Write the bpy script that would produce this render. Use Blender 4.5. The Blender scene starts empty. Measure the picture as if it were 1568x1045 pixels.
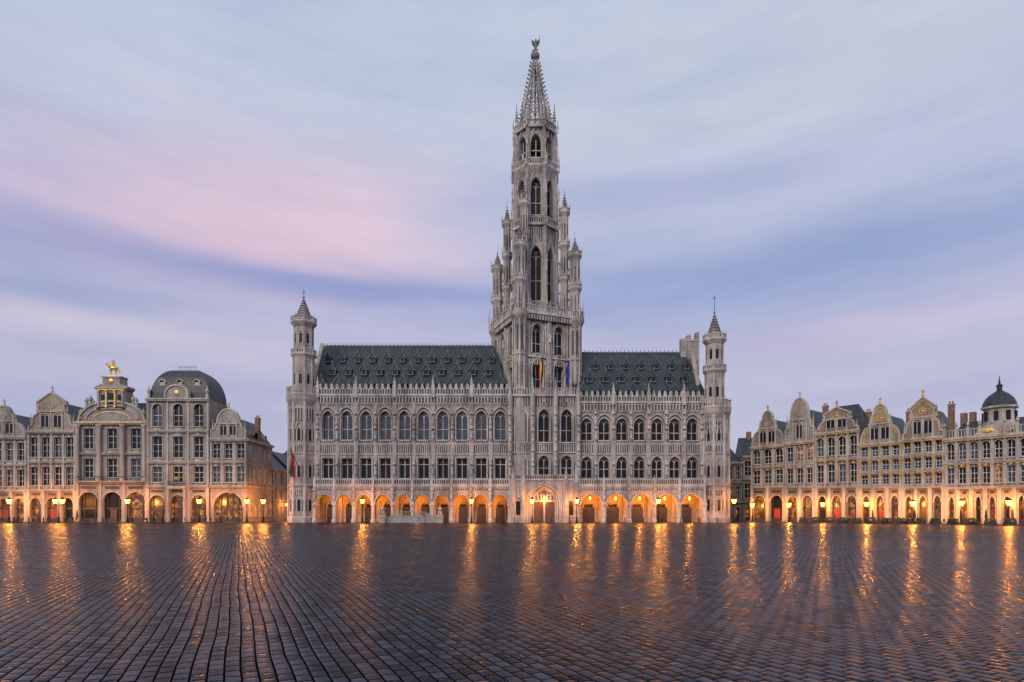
import bpy, math, random
random.seed(4)
PI=math.pi
def lin(r,g,b):
    f=lambda c:(c/255/12.92) if c/255<=0.04045 else ((c/255+0.055)/1.055)**2.4
    return (f(r),f(g),f(b),1)
# ------------------------------------------------------------------ materials
MATS={}
def newmat(n):
    m=bpy.data.materials.new(n); m.use_nodes=True; MATS[n]=m
    nt=m.node_tree; bs=nt.nodes['Principled BSDF']; return m,nt,bs
def N(nt,t,**k):
    n=nt.nodes.new(t)
    for a,b in k.items():
        setattr(n,a,b)
    return n
def math_(nt,op,a,b=None,c=None):
    n=nt.nodes.new('ShaderNodeMath'); n.operation=op
    for i,x in enumerate((a,b,c)):
        if x is None: continue
        if isinstance(x,bpy.types.NodeSocket): nt.links.new(x,n.inputs[i])
        else: n.inputs[i].default_value=x
    return n.outputs[0]
def mixc(nt,f,a,b,bt='MIX'):
    n=nt.nodes.new('ShaderNodeMix'); n.data_type='RGBA'; n.blend_type=bt
    for i,x in ((0,f),(6,a),(7,b)):
        if isinstance(x,bpy.types.NodeSocket): nt.links.new(x,n.inputs[i])
        else: n.inputs[i].default_value=x
    return n.outputs[2]
def noise(nt,vec,scale,detail=4,rough=.55):
    n=nt.nodes.new('ShaderNodeTexNoise'); n.inputs['Scale'].default_value=scale
    n.inputs['Detail'].default_value=detail; n.inputs['Roughness'].default_value=rough
    nt.links.new(vec,n.inputs['Vector']); return n.outputs['Fac']
def ramp(nt,f,stops):
    n=nt.nodes.new('ShaderNodeValToRGB'); nt.links.new(f,n.inputs[0]); e=n.color_ramp.elements
    while len(e)<len(stops): e.new(.5)
    for i,(p,c) in enumerate(stops): e[i].position=p; e[i].color=c
    return n.outputs[0]
def stone(name,c1,c2,blocks=True,bw=.9,bh=.38,soot=.36,rough=.85):
    m,nt,bs=newmat(name); L=nt.links
    g=N(nt,'ShaderNodeNewGeometry').outputs['Position']
    n1=noise(nt,g,.22,5); n2=noise(nt,g,2.6,6,.65)
    f=math_(nt,'ADD',math_(nt,'MULTIPLY',n1,.6),math_(nt,'MULTIPLY',n2,.5))
    col=ramp(nt,f,[(.38,c2+(1,)),(.64,c1+(1,))])
    mp=N(nt,'ShaderNodeMapping'); mp.inputs['Scale'].default_value=(.9,.9,.16); L.new(g,mp.inputs[0])
    st=noise(nt,mp.outputs[0],.9,5,.6)
    s=ramp(nt,st,[(.36,(1-soot,1-soot*1.02,1-soot,1)),(.56,(1,1,1,1))])
    col=mixc(nt,1,col,s,'MULTIPLY')
    hb=noise(nt,g,7,5,.7)
    if blocks:
        sx=N(nt,'ShaderNodeSeparateXYZ'); L.new(g,sx.inputs[0])
        cb=N(nt,'ShaderNodeCombineXYZ'); L.new(math_(nt,'ADD',sx.outputs[0],sx.outputs[1]),cb.inputs[0]); L.new(sx.outputs[2],cb.inputs[1])
        br=N(nt,'ShaderNodeTexBrick'); L.new(cb.outputs[0],br.inputs['Vector'])
        br.inputs['Scale'].default_value=1; br.inputs['Brick Width'].default_value=bw; br.inputs['Row Height'].default_value=bh
        br.inputs['Mortar Size'].default_value=.016; br.inputs['Mortar Smooth'].default_value=.3
        br.inputs['Color1'].default_value=(.80,.78,.77,1); br.inputs['Color2'].default_value=(1.08,1.06,1.02,1); br.inputs['Mortar'].default_value=(.6,.57,.54,1)
        col=mixc(nt,.85,col,br.outputs['Color'],'MULTIPLY')
        hb=math_(nt,'SUBTRACT',hb,math_(nt,'MULTIPLY',br.outputs['Fac'],.6))
    L.new(col,bs.inputs['Base Color']); bs.inputs['Roughness'].default_value=rough
    bp=N(nt,'ShaderNodeBump'); bp.inputs['Strength'].default_value=.5; bp.inputs['Distance'].default_value=.05
    L.new(hb,bp.inputs['Height']); L.new(bp.outputs[0],bs.inputs['Normal'])
    return m
stone('limestone',(.51,.455,.405),(.32,.283,.253))
stone('limestone_carved',(.63,.565,.505),(.38,.335,.30),blocks=False,soot=.45)
stone('limestone_dark',(.28,.25,.24),(.13,.12,.12),blocks=False)
stone('stone_painted_shade',(.15,.13,.12),(.085,.075,.07),blocks=False)  # dark tone that paints shade onto carving left nearly flat
stone('stone_grey',(.42,.37,.32),(.27,.235,.205))
stone('stone_warm',(.46,.37,.265),(.28,.225,.165))
stone('stone_trim',(.55,.48,.395),(.35,.30,.25),blocks=False)
stone('stone_brown',(.35,.28,.21),(.21,.17,.13))
stone('bluestone',(.12,.12,.13),(.07,.07,.08),blocks=True,bw=1.2,bh=.5,rough=.4)
def simple(name,c,rough=.5,metal=0,var=.25,sc=3):
    m,nt,bs=newmat(name); g=N(nt,'ShaderNodeNewGeometry').outputs['Position']
    f=noise(nt,g,sc,5)
    a=tuple(x*(1-var) for x in c)+(1,); b=tuple(min(1,x*(1+var)) for x in c)+(1,)
    nt.links.new(ramp(nt,f,[(.35,a),(.65,b)]),bs.inputs['Base Color'])
    bs.inputs['Roughness'].default_value=rough; bs.inputs['Metallic'].default_value=metal
    return m
simple('gilding',(.80,.49,.12),.42,.8)
simple('black_iron',(.02,.02,.022),.45,.6)
simple('frame_white',(.60,.58,.54),.6)
simple('frame_dark',(.05,.04,.035),.5)
simple('door_wood',(.10,.05,.03),.5)
simple('door_red',(.30,.03,.025),.5)
simple('lead_grey',(.13,.15,.15),.5,.2)
simple('dormer_lead',(.13,.155,.155),.6)
simple('chimney_brick',(.24,.13,.09),.85)
simple('cloth_black',(.015,.015,.015),.9); simple('cloth_yellow',(.75,.5,.04),.9)
simple('cloth_red',(.5,.03,.04),.9); simple('cloth_blue',(.02,.05,.28),.9); simple('cloth_green',(.03,.16,.08),.9)
simple('awning_dark',(.05,.03,.03),.9); simple('planter_leaf',(.05,.09,.03),.8,sc=12)
simple('plaster_interior',(.38,.27,.17),.9)
def slate(name,c1,c2):
    m,nt,bs=newmat(name); L=nt.links; g=N(nt,'ShaderNodeNewGeometry').outputs['Position']
    sx=N(nt,'ShaderNodeSeparateXYZ'); L.new(g,sx.inputs[0])
    cb=N(nt,'ShaderNodeCombineXYZ'); L.new(math_(nt,'ADD',sx.outputs[0],math_(nt,'MULTIPLY',sx.outputs[1],.3)),cb.inputs[0]); L.new(sx.outputs[2],cb.inputs[1])
    br=N(nt,'ShaderNodeTexBrick'); L.new(cb.outputs[0],br.inputs['Vector'])
    br.inputs['Scale'].default_value=1; br.inputs['Brick Width'].default_value=.34; br.inputs['Row Height'].default_value=.3
    br.inputs['Mortar Size'].default_value=.02; br.inputs['Color1'].default_value=c1+(1,); br.inputs['Color2'].default_value=c2+(1,); br.inputs['Mortar'].default_value=(.01,.01,.012,1)
    n=noise(nt,g,.5,5); col=mixc(nt,1,br.outputs['Color'],ramp(nt,n,[(.3,(.5,.54,.6,1)),(.7,(1.25,1.25,1.15,1))]),'MULTIPLY')
    L.new(col,bs.inputs['Base Color']); bs.inputs['Roughness'].default_value=.5
    bp=N(nt,'ShaderNodeBump'); bp.inputs['Strength'].default_value=.5; bp.inputs['Distance'].default_value=.03
    L.new(br.outputs['Color'],bp.inputs['Height']); L.new(bp.outputs[0],bs.inputs['Normal'])
slate('slate',(.028,.037,.042),(.058,.070,.074)); slate('slate_dark',(.026,.030,.036),(.05,.055,.062))
def glassmat(name,c,rough,em=None,es=0,spec=.5,lo=.47):
    m,nt,bs=newmat(name); g=N(nt,'ShaderNodeNewGeometry').outputs['Position']
    f=noise(nt,g,.9,3)
    nt.links.new(ramp(nt,f,[(.35,tuple(x*.4 for x in c)+(1,)),(.65,c+(1,))]),bs.inputs['Base Color'])
    bs.inputs['Roughness'].default_value=rough; bs.inputs['Specular IOR Level'].default_value=spec
    bp=N(nt,'ShaderNodeBump'); bp.inputs['Strength'].default_value=.15; bp.inputs['Distance'].default_value=.05
    nt.links.new(noise(nt,g,1.5,2),bp.inputs['Height']); nt.links.new(bp.outputs[0],bs.inputs['Normal'])
    if em:
        f2=noise(nt,g,1.1,4)
        nt.links.new(ramp(nt,f2,[(lo,(em[0]*.10,em[1]*.07,em[2]*.05,1)),(.70,em+(1,))]),bs.inputs['Emission Color'])
        bs.inputs['Emission Strength'].default_value=es
glassmat('window_glass',(.045,.06,.08),.12,spec=.5)
glassmat('window_dark',(.012,.012,.015),.4,spec=.25)
glassmat('window_lit',(.03,.025,.02),.2,(1,.36,.07),.75)
m,nt,bs=newmat('lantern_glass')
em=N(nt,'ShaderNodeEmission'); em.inputs[0].default_value=(1,.44,.06,1); em.inputs[1].default_value=5
tr=N(nt,'ShaderNodeBsdfTransparent'); ad=N(nt,'ShaderNodeAddShader')
nt.links.new(em.outputs[0],ad.inputs[0]); nt.links.new(tr.outputs[0],ad.inputs[1]); nt.links.new(ad.outputs[0],nt.nodes['Material Output'].inputs[0])

# ground setts
m,nt,bs=newmat('wet_setts'); L=nt.links
g=N(nt,'ShaderNodeNewGeometry').outputs['Position']
wn=N(nt,'ShaderNodeTexNoise'); wn.inputs['Scale'].default_value=.16; wn.inputs['Detail'].default_value=4; L.new(g,wn.inputs['Vector'])
vm=N(nt,'ShaderNodeVectorMath'); vm.operation='MULTIPLY_ADD'; L.new(wn.outputs['Color'],vm.inputs[0]); vm.inputs[1].default_value=(.22,.22,0); L.new(g,vm.inputs[2])
mp=N(nt,'ShaderNodeMapping'); mp.inputs['Rotation'].default_value=(0,0,math.radians(-115)); L.new(vm.outputs[0],mp.inputs[0])
def brick(ms,sm):
    br=N(nt,'ShaderNodeTexBrick'); L.new(mp.outputs[0],br.inputs['Vector'])
    br.inputs['Scale'].default_value=1; br.inputs['Brick Width'].default_value=.27; br.inputs['Row Height'].default_value=.18
    br.inputs['Mortar Size'].default_value=ms; br.inputs['Mortar Smooth'].default_value=sm
    br.inputs['Color1'].default_value=(0,0,0,1); br.inputs['Color2'].default_value=(1,1,1,1); br.inputs['Mortar'].default_value=(.5,.5,.5,1)
    return br
br=brick(.016,.5); dome=brick(.07,1.0)
rnd=br.outputs['Color']; mort=br.outputs['Fac']
n1=noise(nt,g,.10,5); n2=noise(nt,g,30,4,.7); n3=noise(nt,g,4,3)
c=ramp(nt,rnd,[(0,(.009,.015,.024,1)),(.5,(.019,.029,.045,1)),(1,(.042,.057,.082,1))])
c=mixc(nt,1,c,ramp(nt,n1,[(.35,(.6,.64,.70,1)),(.65,(1.25,1.18,1.12,1))]),'MULTIPLY')
c=mixc(nt,mort,c,(.003,.003,.004,1))
L.new(c,bs.inputs['Base Color'])
bs.inputs['IOR'].default_value=1.30
sp_=math_(nt,'MULTIPLY',math_(nt,'SUBTRACT',1,mort),math_(nt,'ADD',.08,math_(nt,'MULTIPLY',rnd,.20)))
L.new(sp_,bs.inputs['Specular IOR Level']); bs.inputs['Specular Tint'].default_value=(.50,.75,1,1)
r=math_(nt,'ADD',math_(nt,'MULTIPLY',n1,.24),math_(nt,'MULTIPLY',rnd,.10))
r=math_(nt,'ADD',r,math_(nt,'MULTIPLY',mort,.5)); L.new(math_(nt,'ADD',r,.10),bs.inputs['Roughness'])
h=math_(nt,'SUBTRACT',math_(nt,'ADD',math_(nt,'MULTIPLY',n3,.45),math_(nt,'MULTIPLY',n2,.03)),math_(nt,'MULTIPLY',mort,.55))
h=math_(nt,'SUBTRACT',h,math_(nt,'MULTIPLY',dome.outputs['Fac'],.34))
h=math_(nt,'ADD',h,math_(nt,'MULTIPLY',rnd,.10))
bp=N(nt,'ShaderNodeBump'); bp.inputs['Strength'].default_value=.9; bp.inputs['Distance'].default_value=.022
L.new(h,bp.inputs['Height']); L.new(bp.outputs[0],bs.inputs['Normal'])

# ------------------------------------------------------------------ builder
def arcpts(a0,a1,sp,rise,k=0,n=12):
    cx=(a0+a1)/2; hw=(a1-a0)/2; out=[]
    nm=math.sqrt(1-(k/(1+k))**2)
    for i in range(n+1):
        if k==0:
            th=PI-PI*i/n; out.append((cx+hw*math.cos(th),sp+rise*math.sin(th)))
        else:
            t=-1+2*i/n; out.append((cx+hw*t,sp+rise*math.sqrt(max(0,1-((abs(t)+k)/(1+k))**2))/nm))
    return out
class B:
    def __init__(s,name,o=(0,0),a=0):
        s.name=name; s.parts={}; s.org=(o[0],o[1]); s.lights=[]; s.setf(o,a)
    def setf(s,o,a=0):
        s.ox,s.oy=o; s.c=math.cos(a); s.s=math.sin(a); return s
    def P(s,u,v,z): return (s.ox+u*s.c-v*s.s-s.org[0], s.oy+u*s.s+v*s.c-s.org[1], z)
    def add(s,part,mat,vs,fs):
        d=s.parts.setdefault((part,mat),([],[])); n=len(d[0])
        d[0].extend([s.P(*v) for v in vs]); d[1].extend([tuple(i+n for i in f) for f in fs])
    def box(s,p,m,u0,u1,v0,v1,z0,z1):
        s.add(p,m,[(u0,v0,z0),(u1,v0,z0),(u1,v1,z0),(u0,v1,z0),(u0,v0,z1),(u1,v0,z1),(u1,v1,z1),(u0,v1,z1)],
          [(0,3,2,1),(4,5,6,7),(0,1,5,4),(1,2,6,5),(2,3,7,6),(3,0,4,7)])
    def extr(s,p,m,pts,vec):
        n=len(pts); q=[(a+vec[0],b+vec[1],c+vec[2]) for a,b,c in pts]
        s.add(p,m,list(pts)+q,[tuple(range(n)),tuple(range(2*n-1,n-1,-1))]+[(i,(i+1)%n,(i+1)%n+n,i+n) for i in range(n)])
    def prism(s,p,m,pts,v0,v1): s.extr(p,m,[(a,v0,b) for a,b in pts],(0,v1-v0,0))
    def lathe(s,p,m,u,v,prof,n=8,rot=None):
        if rot is None: rot=PI/n
        vs=[];fs=[]
        for r,z in prof:
            for i in range(n):
                t=rot+2*PI*i/n; vs.append((u+r*math.cos(t),v+r*math.sin(t),z))
        for j in range(len(prof)-1):
            for i in range(n):
                k=(i+1)%n; fs.append((j*n+i,j*n+k,(j+1)*n+k,(j+1)*n+i))
        fs.append(tuple(range(n))); fs.append(tuple((len(prof)-1)*n+i for i in range(n)))
        s.add(p,m,vs,fs)
    def limb(s,p,m,a,b,r0,r1,n=6):
        d=[b[i]-a[i] for i in range(3)]; l=math.sqrt(sum(x*x for x in d)) or 1e-6; d=[x/l for x in d]
        t=(0,0,1) if abs(d[2])<.9 else (1,0,0)
        e=(d[1]*t[2]-d[2]*t[1],d[2]*t[0]-d[0]*t[2],d[0]*t[1]-d[1]*t[0]); le=math.sqrt(sum(x*x for x in e)); e=[x/le for x in e]
        f=(d[1]*e[2]-d[2]*e[1],d[2]*e[0]-d[0]*e[2],d[0]*e[1]-d[1]*e[0])
        vs=[]
        for q,r in ((a,r0),(b,r1)):
            for i in range(n):
                c_,s_=math.cos(2*PI*i/n)*r,math.sin(2*PI*i/n)*r
                vs.append(tuple(q[k]+e[k]*c_+f[k]*s_ for k in range(3)))
        s.add(p,m,vs,[(i,(i+1)%n,(i+1)%n+n,i+n) for i in range(n)]+[tuple(range(n)),tuple(range(n,2*n))])
    def ball(s,p,m,c,r,n=8,sx=1,sy=1,sz=1):
        vs=[];fs=[];M=n//2+1
        for j in range(M+1):
            ph=-PI/2+PI*j/M
            for i in range(n):
                t=2*PI*i/n; vs.append((c[0]+r*sx*math.cos(ph)*math.cos(t),c[1]+r*sy*math.cos(ph)*math.sin(t),c[2]+r*sz*math.sin(ph)))
        for j in range(M):
            for i in range(n): fs.append((j*n+i,j*n+(i+1)%n,(j+1)*n+(i+1)%n,(j+1)*n+i))
        s.add(p,m,vs,fs)
    def rib(s,p,m,pts,w,v0,v1):
        n=len(pts); vs=[]
        for i,(a,b) in enumerate(pts):
            p0=pts[max(0,i-1)]; p1=pts[min(n-1,i+1)]
            dx,dz=p1[0]-p0[0],p1[1]-p0[1]; l=math.hypot(dx,dz) or 1; nx,nz=-dz/l*w/2,dx/l*w/2
            vs+=[(a+nx,v0,b+nz),(a-nx,v0,b-nz),(a-nx,v1,b-nz),(a+nx,v1,b+nz)]
        fs=[]
        for i in range(n-1):
            for k in range(4):
                fs.append((i*4+k,i*4+(k+1)%4,i*4+4+(k+1)%4,i*4+4+k))
        fs+= [(0,1,2,3),tuple(4*(n-1)+k for k in range(4))]
        s.add(p,m,vs,fs)
    def panel(s,p,m,u0,u1,z0,z1,a0,a1,b0,sp,rise=0,k=0,v=0,d=.4,n=12):
        vs=[];fs=[]
        def q(*pp):
            i=len(vs); vs.extend(pp); fs.append(tuple(range(i,i+len(pp))))
        q((u0,v,z0),(a0,v,z0),(a0,v,z1),(u0,v,z1)); q((a1,v,z0),(u1,v,z0),(u1,v,z1),(a1,v,z1))
        if b0>z0+1e-4:
            q((a0,v,z0),(a1,v,z0),(a1,v,b0),(a0,v,b0)); q((a0,v,b0),(a1,v,b0),(a1,v+d,b0),(a0,v+d,b0))
        cur=arcpts(a0,a1,sp,rise,k,n) if rise>0 else [(a0,sp),(a1,sp)]
        for (x0,y0),(x1,y1) in zip(cur,cur[1:]):
            q((x0,v,y0),(x1,v,y1),(x1,v,z1),(x0,v,z1)); q((x0,v,y0),(x1,v,y1),(x1,v+d,y1),(x0,v+d,y0))
        q((a0,v,b0),(a0,v+d,b0),(a0,v+d,sp),(a0,v,sp)); q((a1,v,b0),(a1,v+d,b0),(a1,v+d,sp),(a1,v,sp))
        s.add(p,m,vs,fs)
    def glass(s,p,m,a0,a1,z0,z1,v):
        s.add(p,m,[(a0,v,z0),(a1,v,z0),(a1,v,z1),(a0,v,z1)],[(0,1,2,3)])
    def pinn(s,p,m,u,v,z,w,h,zz=True):
        hb=h*.35; s.lathe(p,m,u,v,[(w*.7,z),(w*.7,z+hb),(w*.95,z+hb),(w*.95,z+hb+w*.25)],4)
        prof=[]; r=w*.62; z0=z+hb+w*.25; H=h-hb-w*.25; K=5
        for i in range(K):
            t=i/K; prof+= [(r*(1-t)+.02,z0+H*.86*t),(r*(1-t)*.62+.02,z0+H*.86*(t+.5/K)),(r*(1-t)+.05,z0+H*.86*(t+.8/K))]
        prof+=[(.03,z0+H*.88),(.12*min(1,w*2),z0+H*.93),(.01,z0+H)]
        s.lathe(p,m,u,v,prof,4 if w<.5 else 8)
    def balus(s,p,m,u0,u1,v,z0,z1,pitch=.45,w=.14,th=.2,rail=.14):
        s.box(p,m,u0,u1,v-th/2,v+th/2,z0,z0+rail); s.box(p,m,u0,u1,v-th/2-.03,v+th/2+.03,z1-rail,z1)
        n=max(1,int((u1-u0)/pitch))
        for i in range(n):
            c=u0+(i+.5)*(u1-u0)/n; s.box(p,m,c-w/2,c+w/2,v-th/2+.03,v+th/2-.03,z0+rail,z1-rail)
    def statue(s,p,m,u,v,z,h,arm=True):
        k=h/1.8
        s.lathe(p,m,u,v,[(.30*k,z),(.26*k,z+.5*k),(.2*k,z+.95*k),(.27*k,z+1.3*k),(.25*k,z+1.45*k),(.09*k,z+1.52*k)],7)
        s.ball(p,m,(u,v,z+1.66*k),.13*k,6,sz=1.2)
        s.limb(p,m,(u-.25*k,v,z+1.42*k),(u-.36*k,v-.1*k,z+1.0*k),.09*k,.06*k,5); s.limb(p,m,(u+.25*k,v,z+1.42*k),(u+.3*k,v-.22*k,z+1.1*k),.09*k,.06*k,5)
    def done(s):
        e=bpy.data.objects.new(s.name,None); bpy.context.scene.collection.objects.link(e); e.location=(s.org[0],s.org[1],0); e.empty_display_size=1
        for (p,mn),(vs,fs) in s.parts.items():
            me=bpy.data.meshes.new(p); me.from_pydata(vs,[],fs); me.materials.append(MATS[mn]); me.update()
            o=bpy.data.objects.new(p,me); bpy.context.scene.collection.objects.link(o); o.parent=e
        for (x,y,z,P,col,rad) in s.lights:
            ld=bpy.data.lights.new('lamp_light','POINT'); ld.energy=P; ld.color=col; ld.shadow_soft_size=rad
            o=bpy.data.objects.new('lamp_light',ld); bpy.context.scene.collection.objects.link(o); o.parent=e; o.location=(x,y,z)
        return e
    def light(s,u,v,z,P,col=(1,.32,.04),rad=.15):
        x,y,z=s.P(u,v,z); s.lights.append((x,y,z,P,col,rad))

# ------------------------------------------------------------------ town hall
FY=112.5
T=B('gothic_town_hall',(0,FY))
LS='limestone'; LC='limestone_carved'; SHADE='stone_painted_shade'
def gwindow(b,cx,hw,b0,sp,rise,k,v,d,g='window_glass',mm=LC,nm=1,tz=None,trac=True):
    gv=v+d
    b.glass('window_panes',g,cx-hw-.05,cx+hw+.05,b0-.05,sp+rise+.05,gv)
    w=.13
    for i in range(nm):
        x=cx-hw+2*hw*(i+1)/(nm+1); b.box('window_tracery',mm,x-w/2,x+w/2,gv-.2,gv-.02,b0,sp+rise*.35)
    b.box('window_tracery',mm,cx-hw,cx-hw+.08,gv-.19,gv-.03,b0,sp); b.box('window_tracery',mm,cx+hw-.08,cx+hw,gv-.19,gv-.03,b0,sp)
    if tz:
        b.box('window_tracery',mm,cx-hw,cx+hw,gv-.18,gv-.025,tz-.07,tz+.07)
    z=b0+.5
    while z<sp-.1 and g!='window_dark':
        b.box('window_leads','lead_grey',cx-hw,cx+hw,gv-.05,gv-.012,z-.02,z+.02); z+=.55
    if trac and rise>0:
        ww=2*hw/(nm+1)
        for i in range(nm+1):
            a=cx-hw+i*ww; b.rib('window_tracery',mm,arcpts(a,a+ww,sp,ww*.6,.4,6),.1,gv-.19,gv-.03)
        r=hw*.26; cz=sp+rise*.55
        b.rib('window_tracery',mm,[(cx+r*math.cos(t*PI/4),cz+r*math.sin(t*PI/4)) for t in range(9)],.09,gv-.19,gv-.03)
def blind(b,u0,u1,z0,z1,v,pitch=.62,w=.1,pr=.14,mat=LC,k=.35,dark=True):
    n=max(1,round((u1-u0)/pitch)); p=(u1-u0)/n
    for i in range(n):
        a=u0+i*p
        arc=arcpts(a+w/2,a+p-w/2,z1-p*.75,p*.55,k,6)
        if dark: b.prism('blind_arch_shade',SHADE,[(a+w/2,z0+.04)]+arc+[(a+p-w/2,z0+.04)],v-.012,v+.01)  # dark plate paints the shade inside each blind arch
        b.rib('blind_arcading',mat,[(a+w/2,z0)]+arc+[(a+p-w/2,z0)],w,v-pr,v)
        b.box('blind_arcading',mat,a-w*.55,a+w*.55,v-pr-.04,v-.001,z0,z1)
def niche_shade(b,u,v,z,hh=1.7,w=.24):
    b.box('niche_back_shade',SHADE,u-w,u+w,v-.015,v+.01,z,z+hh)  # dark panel on the flat face, painted as shade behind the statue
def wing(u0,u1,nb,na,aw,kg,L,roofcorn):
    p=(u1-u0)/nb
    ap=(u1-u0)/na; av=-2.0
    for i in range(na):
        a=u0+i*ap; c=a+ap/2; hw=ap/2*aw
        T.panel('arcade',LS,a,a+ap,0,6.9,c-hw,c+hw,0,3.3,L['arise'],kg,av,.9,16)
        T.rib('arcade_mouldings',LC,arcpts(c-hw-.16,c+hw+.16,3.3,L['arise']+.2,kg,16),.22,av-.16,av)
        T.rib('arcade_mouldings',SHADE,arcpts(c-hw-.31,c+hw+.31,3.3,L['arise']+.36,kg,16),.07,av-.03,av)  # dark line painted as the shade around the arch moulding
        T.lathe('arcade_columns',LC,a,av-.05,[(.50,0),(.50,.5),(.36,.7),(.33,3.0),(.48,3.2),(.48,3.45),(.2,3.6),(.2,6.9)],8)
        T.statue('facade_statues','limestone_carved',a,av-.35,4.4,1.5)
        T.lathe('facade_canopies',LC,a,av-.3,[(.15,4.1),(.34,4.38),(.34,4.4)],6); T.lathe('facade_canopies',LC,a,av-.3,[(.32,6.0),(.32,6.2),(.1,6.6),(.02,7.0)],6)
        T.box('arcade_doors','frame_dark',c-hw*.6,c+hw*.6,2.35,2.47,0,2.9)
        T.rib('arcade_doors','limestone',[(c-hw*.66,0),(c-hw*.66,2.9)]+arcpts(c-hw*.66,c+hw*.66,2.9,1.1,.3,8)+[(c+hw*.66,0)],.2,2.2,2.48)
        T.glass('arcade_fanlights','window_dark',c-hw*.4,c+hw*.4,2.95,3.5,2.4)
    blind(T,u0,u1,6.0,6.6,av,.45,.07,.08)
    T.lathe('arcade_columns',LC,u1,av-.05,[(.50,0),(.50,.5),(.36,.7),(.33,3.0),(.48,3.2),(.48,3.45),(.2,3.6),(.2,6.9)],8)
    T.box('arcade_backwall','plaster_interior',u0,u1,2.5,2.8,0,6.85)
    T.box('arcade_vault','plaster_interior',u0,u1,av+.92,2.5,5.9,6.0)
    for i in range(na+1):
        a=u0+i*ap; T.box('arcade_vault','limestone',a-.18,a+.18,av+.9,2.5,5.3,5.9); T.box('arcade_vault','limestone',a-.3,a+.3,2.2,2.5,0,5.3)
    T.box('gallery_floor',LC,u0,u1,av-.22,.0,6.9,7.1)
    T.box('gallery_floor',LC,u0,u1,av-.12,av+.3,6.62,6.9)
    T.box('gallery_gap_shade',SHADE,u0,u1,av+.07,av+.12,7.12,8.0)  # dark sheet paints the shade seen between the balusters
    T.balus('gallery_balustrade',LC,u0,u1,av-.05,7.1,8.1,.42,.15,.2)
    for i in range(na+1):
        a=u0+i*ap; T.box('gallery_balustrade',LC,a-.22,a+.22,av-.28,av+.14,6.6,8.25); T.pinn('gallery_balustrade',LC,a,av-.1,8.25,.2,.8)
    for i in range(nb):
        a=u0+i*p; c=a+p/2
        w1=L['w1']; w2=L['w2']
        T.panel('wall',LS,a,a+p,6.9,13,c-1.02,c+1.02,w1[0],w1[1],w1[2],.35,0,.7)
        gwindow(T,c,1.02,w1[0],w1[1],w1[2],.35,0,.7,'window_dark' ,nm=1,tz=w1[1]-1.1,trac=w1[2]>0)
        T.rib('window_hoods',LC,[(c-1.2,w1[0]),(c-1.2,w1[1])]+(arcpts(c-1.2,c+1.2,w1[1],w1[2]+.25,.35,10) if w1[2]>0 else [(c-1.2,w1[1]+.25),(c+1.2,w1[1]+.25)])+[(c+1.2,w1[0])],.16,-.2,0)
        T.panel('wall',LS,a,a+p,13,22.6+L['dz'],c-1.06,c+1.06,w2[0],w2[1],w2[2],.4,0,.75)
        gwindow(T,c,1.06,w2[0],w2[1],w2[2],.4,0,.75,'window_glass' if u0<0 else 'window_dark',nm=1,tz=(w2[0]+w2[1])/2)
        T.rib('window_hoods',LC,[(c-1.24,w2[0])]+arcpts(c-1.24,c+1.24,w2[1],w2[2]+.25,.4,12)+[(c+1.24,w2[0])],.16,-.22,0)
        for sg in (-1,1):
            T.box('wall_painted_shade',SHADE,c+sg*1.44-.07,c+sg*1.44+.07,-.012,.01,w2[0]+.1,w2[1]-.2); T.box('wall_painted_shade',SHADE,c+sg*1.44-.07,c+sg*1.44+.07,-.012,.01,w1[0]+.1,w1[1]-.1)  # flat dark strips, shade of sunken panels put into the colour
        T.rib('wall_painted_shade',SHADE,arcpts(c-1.44,c+1.44,w2[1]-.1,w2[2]+.65,.2,12),.16,-.012,.01)  # dark band painted as shade under the outer hood
        T.rib('window_hoods',LC,arcpts(c-1.6,c+1.6,w2[1]-.1,w2[2]+.95,.15,12),.14,-.32,0)
        T.pinn('window_hoods',LC,c,-.2,w2[1]+w2[2]+.8,.13,1.1)
        blind(T,c-1.5,c+1.5,w2[1]+w2[2]+1.0,22.4+L['dz'],0,.5,.07,.1)
        if w1[2]==0: blind(T,c-1.2,c+1.2,w1[1]+.35,12.85,0,.34,.06,.07,dark=False)
        T.box('window_hoods',LC,c-1.2,c+1.2,-.25,0,w2[0]-.22,w2[0]); T.box('window_hoods',LC,c-1.25,c+1.25,-.22,0,w1[0]-.2,w1[0])
        blind(T,a+.38,a+p-.38,13.25,14.8,0,.42,.09)
        blind(T,c-1.2,c+1.2,15.1,w2[0]-.25,0,.4,.06,.07)
    for i in range(nb+1):
        a=u0+i*p; big=(i%2==0)
        w=.34 if big else .2; vf=-.45 if big else -.25
        T.box('buttresses',LS,a-w,a+w,vf,0,7.1,23.0+L['dz'])
        for x in (-w,w): T.lathe('buttress_shafts',LC,a+x,-.3 if big else -.15,[(.1,7.1),(.1,22.6+L['dz'])],5)
        for zz in (9.3,16.1,18.9):
            niche_shade(T,a,vf,zz,1.75,.2 if big else .14)
            T.statue('facade_statues','limestone_carved',a,-.66 if big else -.46,zz,1.5)
            T.lathe('facade_canopies',LC,a,-.55,[(.08,zz-.5),(.3,zz-.1),(.3,zz)],6)
            T.lathe('facade_canopies',LC,a,-.55,[(.3,zz+1.7),(.34,zz+1.9),(.12,zz+2.2),(.02,zz+2.8)],6)
    for z,h_,pr in ((12.95,.2,.24),(14.85,.22,.3),(22.55+L['dz'],.2,.27),(24.15+L['dz'],.25,.5),(8.1,.15,.12)):
        T.box('string_courses',LC,u0,u1,-pr,0,z,z+h_)
    blind(T,u0,u1,22.8+L['dz'],24.1+L['dz'],-.2,.6,.12,.2)
    T.box('wall',LS,u0,u1,-.2,0.6,22.76+L['dz'],24.14+L['dz'])
    zt=24.4+L['dz']
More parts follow.
